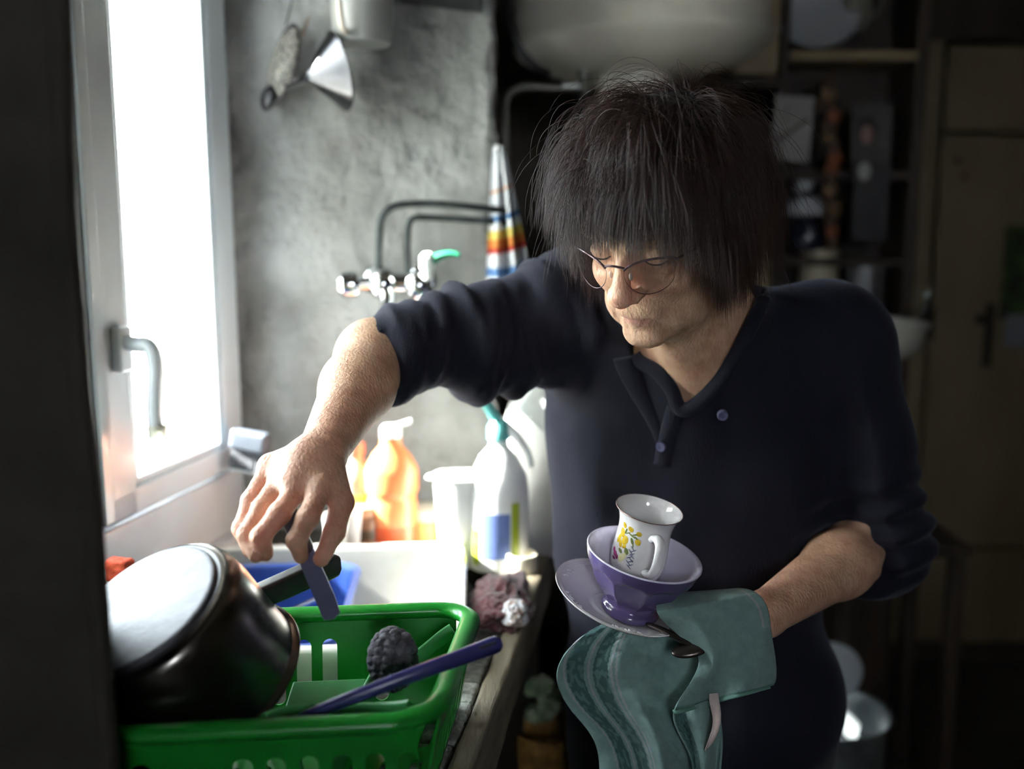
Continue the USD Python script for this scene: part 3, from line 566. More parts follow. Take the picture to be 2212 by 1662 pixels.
part(tap, 'spout', tube(spline([PY(832, 625, 1.610), PY(836, 660, 1.590), PY(824, 690, 1.556), PY(800, 706, 1.52), PY(775, 716, 1.47), PY(766, 735, 1.455)], 40), np.linspace(.013, .0095, 40), 16), chrome, smooth=True)
for nm, px in (('wall_flange', 818), ('wall_flange', 912)):
    part(tap, nm, lathe([(0, 0), (.026, 0), (.024, .008), (.014, .012), (.013, .115), (0, .115)], PY(px, 606, 1.735), np.array([0, -1., 0]), 24), chrome, smooth=45)
pipes = thing('water_pipe', 'pair of bent metal water pipes rising from the tap and running round the wall corner', 'pipe', PY(900, 450, 1.7))
part(pipes, 'pipe', tube(spline([PY(818, 600, 1.69), PY(818, 560, 1.69), PY(820, 500, 1.69), PY(826, 468, 1.69), PY(846, 449, 1.69), PY(890, 441, 1.69), PY(960, 442, 1.69), PY(1062, 452, 1.69), PY(1090, 455, 1.70)], 70), .0060, 12), dk_pipe, smooth=True)
part(pipes, 'pipe', tube(spline([PY(880, 605, 1.70), PY(880, 540, 1.70), PY(882, 492, 1.70), PY(890, 474, 1.70), PY(910, 470, 1.70), PY(960, 472, 1.70), PY(1062, 479, 1.70), PY(1090, 482, 1.71)], 60), .0056, 12), dk_pipe, smooth=True)
# funnel and strainer
fu = thing('funnel', 'shiny steel funnel hanging tilted on the wall next to the window', 'funnel', PY(690, 150, 1.69))
f_ax = C2W((.85, .28, -.35)); f_ax /= np.linalg.norm(f_ax)
f0 = PY(716, 157, 1.655)
part(fu, 'cone', lathe([(.0, -.048), (.008, -.046), (.010, -.038), (.0600, .008), (.0630, .010), (.0630, .013), (.0590, .011), (.009, -.036), (0, -.036)], f0, f_ax, 56), mat('funnel_steel', (84, 84, 88), .2, metal=1.0), smooth=40)
part(fu, 'spout', tube([f0 - f_ax * .040 , f0 - f_ax * .078 - EZ * .010], [.0075, .0045], 14), mat('spout_steel', (120, 120, 122), .25, metal=1.0))
part(fu, 'hanging_loop', closed_tube(np.array([PY(650, 80, 1.705) + .010 * (math.cos(a) * EZ + math.sin(a) * RT) for a in np.linspace(0, 2 * np.pi, 25)]), .0012, 6), steel)
part(fu, 'wire_hook', tube([PY(653, 78, 1.70), PY(667, 38, 1.72), PY(668, 36, 1.737)], .0015, 8), mat('copper_wire', (168, 120, 98), .35, metal=.9))
st = thing('strainer', 'dark oval tea strainer of grey mesh hanging behind the funnel', 'strainer', PY(608, 140, 1.715))
oR = frame(C2W((-.55, .1, .82)), C2W((.34, .94, 0)))
part(st, 'mesh_bowl', rough(ball(PY(612, 140, 1.715), (.030, .064, .014), oR, 5), .003, 140, 6), mat('strainer_mesh', (150, 146, 138), .6, (58, 56, 54), 210, bump=.7, bs=300, lo=.42, hi=.58), smooth=True)
th = np.linspace(0, 2 * np.pi, 61)
part(st, 'rim', closed_tube(np.array([PY(612, 140, 1.706) + oR @ np.array([.031 * math.cos(a), .066 * math.sin(a), 0]) for a in th]), .0035, 8), mat('dark_steel', (48, 47, 50), .4, metal=.6))
part(st, 'handle_base', ball(PY(580, 212, 1.705), (.016, .022, .010), oR), _mats['dark_steel'])
part(st, 'hanging_wire', tube([PY(617, 55, 1.715), PY(632, 0, 1.735), PY(640, -40, 1.737)], .0014, 6), _mats['dark_steel'])
# translucent beaker on a nail, dark shelf
bb = PY(784, 98, 1.68)
hb = thing('hanging_beaker', 'translucent plastic measuring beaker hung high on the wall beside the funnel', 'beaker', bb)
part(hb, 'beaker_wall', lathe([(0, 0), (.044, 0), (.0465, .002), (.053, .12), (.0545, .121), (.051, .12), (.0445, .004), (0, .0035)], bb, EZ, 48), mat('beaker_plastic', (196, 196, 192), .3, trans=.55), smooth=45)
part(hb, 'handle', tube(spline([bb + [-.018, -.05, .10], bb + [-.022, -.078, .085], bb + [-.022, -.078, .03], bb + [-.018, -.048, .012]], 24), .005, 8), mat('beaker_handle', (196, 184, 172), .35))
part(hb, 'nail', tube([bb + [0, .03, .115], bb + [0, .065, .117]], .002, 6), steel)
shelf = thing('wall_shelf', 'small black shelf board at the top of the tap wall', 'shelf', PY(950, 5, 1.68))
s0, s1 = PY(862, -2, 1.70), PY(1040, 20, 1.70)
sd = (s1 - s0) / np.linalg.norm(s1 - s0); su = np.cross(sd, [0, 1., 0]); su = -su if su[2] < 0 else su
part(shelf, 'board', rbox((np.linalg.norm(s1 - s0), .11, .022), .003, (s0 + s1) / 2 + su * .012 + np.array([0, -.02, 0]), np.stack([sd, [0, 1, 0], su], 1)), mat('black_board', (30, 30, 32), .6))
for a in (.15, .85): part(shelf, 'bracket', rbox((.012, .09, .05), .002, (s0 * a + s1 * (1 - a)) + su * .045 + np.array([0, -.01, 0]), np.stack([sd, [0, 1, 0], su], 1)), dk_pipe)
# striped tea towel hung at the wall corner
tw = thing('tea_towel', 'white tea towel with rainbow stripes hanging at the corner of the tap wall', 'tea towel', PY(1090, 450, 1.70))
u, v = np.meshgrid(np.linspace(0, 1, 70), np.linspace(0, 1, 110), indexing='ij')
top = PY(1075, 318, 1.715); wd = .012 + .055 * v ** .8
G = top + np.stack([(u - .40) * wd * 1.15 + .012 * v, -.012 + .022 * np.sin(u * 15 + 1.2 * v) * (.25 + .75 * v) + .0 * v, -.235 * v + .012 * np.abs(u - .5) * v], -1)
stripe = np.array([[232, 234, 238]] * 14 + [[214, 156, 120]] + [[232, 234, 238]] * 8 + [[70, 120, 176]] * 2 + [[236, 238, 240]] * 3 + [[232, 210, 110]] * 3 + [[226, 140, 66]] * 3 + [[196, 66, 54]] * 2 + [[236, 238, 242]] * 5 + [[96, 140, 196]] * 3 + [[236, 238, 242]] * 4) 
ci = np.clip(((v + .06 * (u - .5)) * len(stripe)).astype(int), 0, len(stripe) - 1)
tc = np.array([lin(*c) for c in stripe])[ci].reshape(-1, 3)
part(tw, 'cloth', sheet(G, .0022), mat('towel_cotton', (255, 255, 255), .95, tint=True, vs=300, col2=(235, 235, 235), bump=.4, bs=700, dist=.001), smooth=True, tint=np.vstack([tc, tc]))
part(tw, 'hook', tube(spline([top + [0, .025, .012], top + [0, -.02, .012], top + [0, -.028, -.004], top + [0, -.018, -.008]], 20), .002, 8), steel)
# ================================================================ the woman
HR = (Ro.from_euler('z', -37, degrees=True) * Ro.from_euler('x', 31, degrees=True) * Ro.from_euler('y', 5, degrees=True)).as_matrix()
HS = 1.03
HC = P(1349, 553, 1.055) - HR @ (np.array([0, -.089, .002]) * HS)
def H2W(q): return HC + (np.asarray(q, float) * HS) @ HR.T
def W2H(p): return ((p - HC) @ HR) / HS
def sym(p): q = p.copy(); q[:, 0] = np.abs(q[:, 0]); return q
def groove(d, p, pts, r, k):
    for a, b in zip(pts[:-1], pts[1:]): d = smax(d, -cone(p, a, b, r, r), k)
    return d
def head_local(p):
    s = sym(p)
    d = ell(p, (0, .018, .040), (.077, .098, .067))
    d = smin(d, ell(p, (0, -.030, -.030), (.060, .060, .085)), .03)
    d = smin(d, ell(p, (0, -.046, -.084), (.047, .042, .036)), .022)            # jaw
    d = smin(d, ell(p, (0, -.079, -.103), (.024, .018, .018)), .016)            # chin
    d = smin(d, ell(s, (.038, -.042, -.084), (.018, .030, .028)), .016)         # jowls
    d = smin(d, ell(s, (.033, -.064, -.034), (.023, .021, .023)), .014)         # cheeks
    d = smin(d, cone(s, (.008, -.088, .020), (.046, -.074, .022), .011, .010), .012)   # brows
    d = smax(d, -ell(s, (.032, -.103, -.001), (.019, .016, .013)), .012)        # sockets
    d = smin(d, ell(s, (.0315, -.0745, -.002), (.0165, .0135, .0125)), .004)    # lids over the eyeballs
    d = smin(d, cone(s, (.020, -.080, -.017), (.040, -.074, -.016), .0048, .0042), .008)  # pouches
    d = smin(d, cone(p, (0, -.087, .008), (0, -.110, -.030), .0068, .0105), .011)
    d = smin(d, ell(p, (0, -.1125, -.0345), (.0140, .012, .0118)), .006)        # nose tip
    d = smin(d, ell(s, (.0140, -.1000, -.0390), (.0082, .0105, .0080)), .005)   # nostril wings
    d = smax(d, -ell(s, (.0065, -.1065, -.0475), (.0036, .0050, .0030)), .003)
    d = smin(d, ell(p, (0, -.0835, -.067), (.026, .0112, .017)), .010)          # upper lip area
    d = smin(d, cone(s, (0, -.0932, -.0728), (.019, -.0855, -.0750), .0030, .0020), .004)
    d = smin(d, cone(s, (0, -.0915, -.0808), (.018, -.0842, -.0800), .0038, .0022), .005)
    d = groove(d, s, [(0, -.0965, -.0768), (.012, -.0935, -.0770), (.0230, -.0860, -.0795), (.0285, -.0815, -.0860)], .0018, .0026)
    d = groove(d, s, [(.0185, -.1010, -.0420), (.0275, -.0930, -.0570), (.0350, -.0840, -.0760), (.0345, -.0785, -.0960)], .0034, .006)
    d = groove(d, s, [(.0275, -.0845, -.0850), (.0290, -.0830, -.1020)], .0026, .006)
    d = groove(d, s, [(.0195, -.0935, -.0020), (.0310, -.0885, -.0055), (.0440, -.0800, -.0030)], .0008, .002)   # lid line
    d = groove(d, s, [(.0190, -.0900, .0080), (.0320, -.0870, .0105), (.0460, -.0770, .0060)], .0012, .004)
    d = groove(d, s, [(.016, -.0945, -.0120), (.028, -.0900, -.0230), (.042, -.0790, -.0240)], .0012, .005)
    d = groove(d, p, [(0, -.1010, -.0540), (0, -.0965, -.0680)], .0016, .003)
    d = groove(d, p, [(-.014, -.0955, -.0915), (0, -.0975, -.0905), (.014, -.0955, -.0915)], .0022, .006)
    e = ell(s, (.079, .014, -.012), (.009, .019, .033), Ro.from_euler('x', -12, degrees=True).as_matrix())
    e = smax(e, -ell(s, (.090, .010, -.006), (.009, .011, .019)), .004)
    return smin(d, e, .006)
# joints
S_R, E_R, W_R = P(1235, 695, 1.34), P(808, 772, 1.225), P(692, 985, 1.03)
S_L, E_L, W_L = P(1778, 755, 1.29), P(1888, 1170, 1.30), P(1650, 1328, 1.135)
NECK0, NECK1 = H2W((0, .030, -.055)), P(1545, 742, 1.265)
CHEST, BELLY, HIPS = P(1500, 905, 1.385), P(1490, 1180, 1.40), P(1510, 1480, 1.44)
CHEST_R = np.stack([C2W((.97, -.10, .25)) / np.linalg.norm((.97, -.1, .25)), np.zeros(3), np.zeros(3)], 1)
_x = CHEST_R[:, 0]; _z = (S_R + S_L) / 2 - HIPS; _z = _z - _x * (_x @ _z); _z /= np.linalg.norm(_z); TR = np.stack([_x, np.cross(_z, _x), _z], 1)   # torso frame: her left, back, up
def torso(p, g=0.0):
    d = ell(p, CHEST, (.192 + g, .128 + g, .175 + g), TR)
    d = smin(d, ell(p, CHEST + TR @ np.array([.075, -.062, -.045]), (.085 + g, .075 + g, .085 + g), TR), .05)
    d = smin(d, ell(p, CHEST + TR @ np.array([-.075, -.062, -.045]), (.085 + g, .075 + g, .085 + g), TR), .05)
    d = smin(d, ell(p, BELLY, (.175 + g, .150 + g, .17 + g), TR), .06)
    d = smin(d, ell(p, HIPS, (.185 + g, .145 + g, .15 + g), TR), .06)
    d = smin(d, cone(p, S_R, NECK1 + TR @ np.array([-.02, .025, -.05]), .066 + g, .075 + g), .05)
    d = smin(d, cone(p, S_L, NECK1 + TR @ np.array([.02, .025, -.05]), .066 + g, .075 + g), .05)
    return d
# right hand: hanging from the wrist, closing round the knife; left hand: flat under the cloth and saucer
FR = [  # finger chains: (px, py, depth), radii in m
    [(585, 1008, 1.035, .0105), (543, 1082, 1.005, .0100), (522, 1142, .985, .0090), (541, 1192, .972, .0074)],
    [(612, 1028, 1.018, .0110), (566, 1100, .985, .0105), (533, 1156, .968, .0092), (552, 1200, .958, .0076)],
    [(650, 1045, 1.000, .0112), (604, 1110, .962, .0106), (563, 1160, .952, .0094), (574, 1196, .958, .0078)],
    [(694, 1052, .990, .0112), (664, 1120, .958, .0104), (640, 1168, .952, .0092), (650, 1202, .962, .0076)],
]
TH = [(715, 1020, 1.01, .0155), (738, 1086, .992, .0120), (722, 1150, .978, .0105), (694, 1208, .968, .0082)]
KN_A, KN_B = P(628, 1120, .985), P(722, 1338, .955)
def hand_r(p):
    wr = W_R
    d = cone(p, wr, P(668, 1025, 1.012), .0250, .0230)
    for f in FR:
        k = P(*f[0][:3]); d = smin(d, cone(p, wr + (k - wr) * .12, k, .0215, f[0][3] + .0035), .012)
    d = smin(d, cone(p, P(655, 1005, 1.012), P(640, 1045, .998), .022, .018), .015)
    q = None
    for f in FR + [TH]:
        pts = [P(*x[:3]) for x in f]; e = None
        for i in range(3):
            c = cone(p, pts[i], pts[i + 1], f[i][3], f[i + 1][3]); e = c if e is None else smin(e, c, .004)
        for i in (1, 2): e = smin(e, np.linalg.norm(p - pts[i], axis=1) - f[i][3] * 1.04, .003)
        q = e if q is None else np.minimum(q, e)
    return smin(d, q, .007)
PL = P(1530, 1346, 1.125)
FL = [[P(1500, 1345, 1.135), P(1420, 1352, 1.150), P(1370, 1345, 1.165), P(1335, 1338, 1.175)], [P(1500, 1356, 1.125), P(1415, 1368, 1.135), P(1362, 1364, 1.145), P(1325, 1356, 1.155)],
      [P(1505, 1358, 1.135), P(1440, 1368, 1.150), P(1400, 1366, 1.158), P(1372, 1358, 1.165)], [P(1512, 1366, 1.125), P(1460, 1378, 1.135), P(1430, 1378, 1.142), P(1410, 1372, 1.148)]]
TL = [P(1560, 1336, 1.115), P(1515, 1322, 1.100), P(1478, 1322, 1.098), P(1448, 1328, 1.100)]
def hand_l(p):
    d = cone(p, W_L, PL, .026, .026)
    for f in FL: d = smin(d, cone(p, W_L + (f[0] - W_L) * .2, f[0], .017, .0125), .012)
    q = None
    for f, rr in [(f, (.0105, .0098, .0088, .0074)) for f in FL] + [(TL, (.0145, .0118, .0105, .0084))]:
        e = None
        for i in range(3):
            c = cone(p, f[i], f[i + 1], rr[i], rr[i + 1]); e = c if e is None else smin(e, c, .004)
        q = e if q is None else np.minimum(q, e)
    return smin(d, q, .007)
def arm(p, S, E, W, rs):
    a = cone(p, S, E, rs[0], rs[1]); m = E + (W - E) * .35
    b = smin(cone(p, E, m, rs[1], rs[2]), cone(p, m, W, rs[2], rs[3]), .02)
    return smin(a, b, .03)
HIP_L, HIP_R = HIPS + np.array([.085, .0, -.10]), HIPS + np.array([-.085, 0, -.10])
KNEE_L, KNEE_R = np.array([HIPS[0] + .095, HIPS[1] - .03, .42]), np.array([HIPS[0] - .085, HIPS[1] - .03, .42])
ANK_L, ANK_R = np.array([HIPS[0] + .105, HIPS[1] + .02, .07]), np.array([HIPS[0] - .10, HIPS[1] + .02, .07])
def legs(p, g=0.0):
    d = ell(p, HIPS + np.array([0, 0, -.04]), (.180 + g, .142 + g, .13 + g), TR)
    for a, b, c in ((HIP_L, KNEE_L, ANK_L), (HIP_R, KNEE_R, ANK_R)):
        d = smin(d, smin(cone(p, a, b, .092 + g, .064 + g), cone(p, b, c, .062 + g, .042 + g), .03), .035)
    return d
def neck(p):
    return smin(cone(p, NECK0, NECK1, .056, .064), cone(p, H2W((0, -.03, -.095)), NECK1 + TR @ np.array([-.012, -.045, -.035]), .030, .030), .04)
_groups = [(HC, .20, lambda p: head_local(W2H(p)) * HS), ((NECK0 + NECK1) / 2, .20, neck), (BELLY, .62, torso), ((S_R + E_R) / 2, .42, lambda p: arm(p, S_R, E_R, W_R, (.062, .0415, .0405, .0245))),
           (P(640, 1070, .99), .17, hand_r), ((S_L + E_L) / 2, .45, lambda p: arm(p, S_L, E_L, W_L, (.060, .040, .039, .0250))), (PL, .20, hand_l), ((HIPS + KNEE_L) / 2 - [0, 0, .2], .75, legs)]
_ks = [0, .03, .045, .03, .006, .03, .008, .04]
def body(p):
    d = np.full(len(p), 1.0); lo, hi = p.min(0), p.max(0)
    for (c, r, f), k in zip(_groups, _ks):
        if np.linalg.norm(np.maximum(np.maximum(lo - c, c - hi), 0)) > r: continue
        e = f(p); d = e if (d == 1.0).all() else (np.minimum(d, e) if k == 0 else smin(d, e, k))
    return d
bm = surf(body, (-.34, .86, .03), (.66, 1.70, 1.60), .0032, slack=1.6)
# skin relief: fine creases, stronger on the face
v = bm.vertices; hl = W2H(v); face = np.clip(1.6 - np.linalg.norm((hl - [0, -.07, -.05]) / [.075, .07, .09], axis=1), 0, 1)
nb_ = meshkit.fbm(np.stack([hl[:, 0] * 130, hl[:, 1] * 130, hl[:, 2] * 34], 1), 3, 3) - .5
low = np.clip((-.045 - hl[:, 2]) / .03, 0, 1)
bm.vertices = v + bm.vertex_normals * (face * low * nb_ * .0042)[:, None]
base = np.array(lin(204, 168, 140)); tint = np.tile(base, (len(v), 1))
mx = lambda c, w: tint * (1 - w[:, None]) + np.array(lin(*c)) * w[:, None]
blob = lambda q, c, r: np.clip(1.3 - np.linalg.norm((q - np.array(c)) / np.array(r), axis=1), 0, 1)
hs = sym(hl)
tint = mx((206, 140, 124), .35 * blob(hl, (0, -.112, -.036), (.016, .02, .016)))
tint = mx((204, 146, 118), .45 * blob(hs, (.042, -.06, -.035), (.026, .03, .024)))
tint = mx((176, 118, 116), .75 * blob(hl, (0, -.090, -.0775), (.022, .014, .0062)))
tint = mx((168, 122, 104), .55 * blob(hs, (.032, -.08, -.004), (.018, .02, .012)))
tint = mx((196, 138, 112), .5 * blob(v, P(1560, 800, 1.25), (.08, .10, .10)))
for c, r_ in ((W_R, .13), (P(600, 1150, .97), .10), (W_L, .20), (E_L, .12)): tint = mx((196, 148, 124), .55 * blob(v, c, (r_, r_, r_)))
skin = usdkit.material(stage, '/World/Looks/skin', {'p': ('principled_bsdf', {'roughness': .52, 'specular_ior_level': .42, 'subsurface_weight': .12, 'subsurface_scale': .004, 'subsurface_radius': (1, .35, .2)}),
    'a': ('attribute', {'attribute': 'tint'}), 'g': ('geometry', {}), 'n': ('noise_texture', {'scale': 55.0, 'detail': 5.0}), 'r': ('map_range', {'from_min': .40, 'from_max': .70, 'clamp': True}), 'k': ('mix_color', {'a': (1.05, 1.04, 1.03), 'b': (.80, .72, .68)}), 'x': ('mix_color', {'blend_type': 'multiply', 'fac': 1.0}),
    's': ('noise_texture', {'scale': 130.0, 'detail': 1.0}), 'sr': ('map_range', {'from_min': .76, 'from_max': .84, 'clamp': True}), 'sk': ('mix_color', {'b': (.55, .36, .27)}), 'sx': ('mix_color', {'blend_type': 'multiply', 'fac': 1.0}), 'one': ('mix_color', {'a': (1, 1, 1), 'b': (.55, .40, .32)}),
    'mp': ('mapping', {'scale': (1, 1, .45)}), 'bn': ('noise_texture', {'scale': 330.0, 'detail': 4.0}), 'w': ('noise_texture', {'scale': 60.0}), 'bx': ('mix_float', {'fac': .0}), 'b': ('bump', {'strength': .7, 'distance': .0024})},
    [('g.position', 'n.vector'), ('n.fac', 'r.value'), ('r.result', 'k.fac'), ('a.color', 'x.a'), ('k.result', 'x.b'), ('g.position', 's.vector'), ('s.fac', 'sr.value'), ('sr.result', 'one.fac'), ('x.result', 'sx.a'), ('one.result', 'sx.b'), ('sx.result', 'p.base_color'),
     ('g.position', 'mp.vector'), ('mp.vector', 'bn.vector'), ('g.position', 'w.vector'), ('bn.fac', 'bx.a'), ('w.fac', 'bx.b'), ('bx.value' if False else 'bx.result', 'b.height'), ('b.normal', 'p.normal')], surface='p.BSDF')
wm = thing('person', 'woman with tousled dark brown hair in a dark navy sweater reaching over the sink', 'person', (HIPS[0], HIPS[1], 0))
bpath = part(wm, 'body', bm, skin, smooth=True, tint=np.clip(tint, 0, 1))

# ---- eyes (mostly covered by lowered lids), lashes and brows
lash_m = mat('lash', (44, 32, 28), .6)
eye_w = mat('eye_white', (205, 198, 190), .15)
for sx in (-1, 1):
    part(wm, 'eye', ball(H2W((sx * .0312, -.0745, -.0055)), (.0105 * HS,) * 3, HR, 3), eye_w)
    q = np.array([(sx * .0195, -.0925, -.0030), (sx * .026, -.0905, -.0062), (sx * .032, -.0885, -.0068), (sx * .039, -.0845, -.0058), (sx * .0450, -.0795, -.0030)])
    lp = march(body, H2W(q + [0, -.02, 0]), HR @ np.array([0, 1., 0]), 0, .05)
    part(wm, 'eyelash', tube(spline(lp - HR @ np.array([0, .0004, 0]), 20), .0009, 6), lash_m)

# ---- sweater
V2 = [(1680, 580), (1646, 650), (1594, 755), (1556, 822), (1514, 866), (1484, 886), (1466, 880), (1452, 838), (1418, 795), (1380, 775), (1368, 757), (1372, 690), (1400, 600)]
VP = np.array([P(x, y, 1.20) for x, y in V2]); vo = VP.mean(0)
VN = C2W((-.12, .10, 1.0)); VN /= np.linalg.norm(VN); vx = np.cross(UP, VN); vx /= np.linalg.norm(vx); vy = np.cross(VN, vx)
VQ = np.stack([(VP - vo) @ vx, (VP - vo) @ vy], 1); Vpoly = sg.Polygon(VQ).buffer(.006).buffer(-.006)
import shapely
def prism(p):
    q = np.stack([(p - vo) @ vx, (p - vo) @ vy], 1)
    pts = shapely.points(q); dd = shapely.distance(Vpoly.exterior, pts); ins = shapely.contains(Vpoly, pts)
    return np.maximum(np.where(ins, -dd, dd), -.075 - (p - vo) @ VN)
def sleeve(p, pts, rr):
    d = None
    for i in range(len(pts) - 1):
        e = cone(p, pts[i], pts[i + 1], rr[i], rr[i + 1]); d = e if d is None else smin(d, e, .02)
    return d
SR_END = E_R + (W_R - E_R) * .13
SLv = [S_R, S_R + (E_R - S_R) * .5, E_R + (S_R - E_R) * .10, E_R + (W_R - E_R) * .12]
SL_END = E_L + (W_L - E_L) * .20
SLl = [S_L, S_L + (E_L - S_L) * .5, E_L, SL_END]
def cutplane(p, o, n): return (p - o) @ n
nR = (W_R - E_R) / np.linalg.norm(W_R - E_R); uR = (E_R - S_R) / np.linalg.norm(E_R - S_R); nRc = nR * .75 + uR * .66; nRc /= np.linalg.norm(nRc)
nL = (W_L - E_L) / np.linalg.norm(W_L - E_L)
def sweater0(p):
    d = torso(p, .018)
    d = smax(d, -cutplane(p, HIPS + TR[:, 2] * -.06, TR[:, 2]), .01)
    a = smax(sleeve(p, SLv, (.094, .070, .056, .054)), cutplane(p, E_R + nRc * .022, nRc), .006)
    b = smax(sleeve(p, SLl, (.088, .078, .070, .060)), cutplane(p, SL_END, nL), .006)
    d = smin(d, cone(p, NECK1, NECK1 + (NECK0 - NECK1) * .42, .082, .074), .03)
    d = smin(d, a, .035)
    d = smin(d, b, .022)
    return d
def folds(p):
    """fold depth: rings round the stretched right sleeve, bunching at the left elbow, soft drapes on the front"""
    t = np.clip(((p - S_R) @ uR) / np.linalg.norm(E_R - S_R), -.4, 1.4); off = p - S_R - ((p - S_R) @ uR)[:, None] * uR
    ang = (off @ UP) * 9 + (off @ RT) * 4
    wr = np.exp(-(np.maximum(np.linalg.norm(off, axis=1) - .10, 0) / .03) ** 2) * np.clip((t + .1) * 4, 0, 1)
    w = .052 * (meshkit.fbm(np.stack([t * 9 + ang * .55, ang * .9, off @ FW * 5], 1), 3, 1) - .5) * wr
    uL = (E_L - S_L) / np.linalg.norm(E_L - S_L); tl = ((p - S_L) @ uL) / np.linalg.norm(E_L - S_L); ol = np.linalg.norm(p - S_L - ((p - S_L) @ uL)[:, None] * uL, axis=1)
    wl = np.exp(-(np.maximum(ol - .09, 0) / .025) ** 2) * np.clip((tl - .55) * 3, 0, 1) * np.clip((1.22 - tl) * 6, 0, 1)
    w = w + .006 * np.sin(tl * 46 + 4 * meshkit.fbm(p * 9, 2, 2)) * wl
    q = (p - CHEST) @ TR; fr = np.exp(-((q[:, 0] + .02) / .17) ** 2) * np.clip(-q[:, 1] * 12, 0, 1)
    w = w + fr * .014 * (meshkit.fbm(np.stack([q[:, 0] * 15 + q[:, 2] * 5, q[:, 1] * 4, q[:, 2] * 4.5 - q[:, 0] * 4], 1), 2, 5) - .38) * 2
    return w
def sweater(p):
    d = sweater0(p); n = np.abs(d) < .06
    if n.any(): d = d.copy(); d[n] = d[n] - folds(p[n])
    if np.linalg.norm(p.mean(0) - vo) < .40 :
        pr = prism(p); d = smax(d, -pr, .006)
        # rolled edge around the opening
    return d
sm = surf(sweater, (-.36, .95, .62), (.70, 1.72, 1.42), .0046, slack=1.5)
swm = usdkit.material(stage, '/World/Looks/sweater_knit', {'p': ('principled_bsdf', {'base_color': lin(29, 29, 40), 'roughness': .88, 'sheen_weight': .12, 'sheen_roughness': .35, 'sheen_tint': (.75, .78, 1.0), 'specular_ior_level': .2}),
    'g': ('geometry', {}), 'mp': ('mapping', {'scale': (1, 1, .22)}), 'n': ('noise_texture', {'scale': 620.0, 'detail': 3.0}), 'b': ('bump', {'strength': .5, 'distance': .0016})},
    [('g.position', 'mp.vector'), ('mp.vector', 'n.vector'), ('n.fac', 'b.height'), ('b.normal', 'p.normal')], surface='p.BSDF')
SWP = part(wm, 'sweater', sm, swm, smooth=True)
def vray(px, py):                    # where the sight line through a sketched neckline point meets the sweater: used for its trims
    o = np.array([CAM + (P(x, y, 1.0) - CAM) * .8 for x, y in zip(px, py)]); d = np.array([P(x, y, 1.0) - CAM for x, y in zip(px, py)])
    return o, d
def onto(f, pts): 
    out = []
    for x, y in pts: out.append(march(f, CAM + (P(x, y, .8) - CAM), P(x, y, 1.0) - CAM, 0, 1.2)[0])
    return np.array(out)
swf = lambda p: np.where(np.abs(sweater0(p)) < .06, sweater0(p) - folds(p), sweater0(p))
vb = np.vstack([VP[i] + (VP[i + 1] - VP[i]) * np.linspace(0, 1, 7)[:-1, None] for i in range(1, 10)]); vb[2:-2] = (vb[:-4] + vb[1:-3] + vb[2:-2] + vb[3:-1] + vb[4:]) / 5
vq = march(swf, vb + VN * .25, -VN, 0, .5); cn = grad(swf, vq)
part(SWP, 'neckband', tube(spline(vq + cn * .001, 120), .0072, 10, sx=1.3), swm, smooth=True)
pk = onto(swf, [(1463, 880), (1448, 930), (1438, 975), (1432, 1008)]); pn = grad(swf, pk)
part(SWP, 'button_placket', tube(spline(pk - pn * .004, 40), .0095, 12, sx=1.4, ref=-FW), swm, smooth=True)
pk2 = onto(swf, [(1352, 770), (1372, 830), (1405, 900), (1428, 962), (1432, 1005)]); pn2 = grad(swf, pk2)
part(SWP, 'collar_flap', tube(spline(pk2 - pn2 * .006, 50), np.interp(np.linspace(0, 1, 50), [0, .3, 1], [.018, .014, .006]), 14, sx=1.0), swm, smooth=True)
btn = mat('button_blue', (92, 92, 122), .3)
for x, y in ((1558, 889), (1432, 962)):
    bp = onto(swf, [(x, y)]); bn_ = grad(swf, bp)[0]
    part(SWP, 'button', lathe([(0, .0065), (.0022, .0065), (.0026, .0080), (.0058, .0088), (.0064, .0072), (.0062, .002), (0, .002)], bp[0] + bn_ * (.006 if x > 1500 else .0), bn_, 24), btn, label='small blue grey button')
# ---- trousers and shoes
trm = mat('trousers_cloth', (20, 21, 30), .9, (26, 27, 36), 30, bump=.3, bs=500, sheen=.1)
def trs(p):
    d = legs(p, .013); d = d + .004 * np.sin(p[:, 2] * 40 + 5 * meshkit.fbm(p * 6, 2, 3)) * np.clip((.6 - p[:, 2]) * 2, 0, 1)
    return smax(smax(d, p[:, 2] - (HIPS[2] + .10), .01), .055 - p[:, 2], .005)
part(wm, 'trousers', surf(trs, (-.05, 1.1, .03), (.62, 1.75, .95), .0075, slack=1.5), trm, smooth=True)
shoe_m = mat('dark_shoe', (34, 30, 28), .6)
for a in (ANK_L, ANK_R):
    def shf(p, a=a):
        d = smin(ell(p, a + np.array([0, -.10, -.025]), (.047, .11, .038)), ell(p, a + np.array([0, .0, -.02]), (.04, .06, .045)), .03); return smax(d, .001 - p[:, 2], .004)
    part(wm, 'shoe', surf(shf, a + np.array([-.08, -.24, -.09]), a + np.array([.08, .10, .08]), .006), shoe_m, smooth=True)
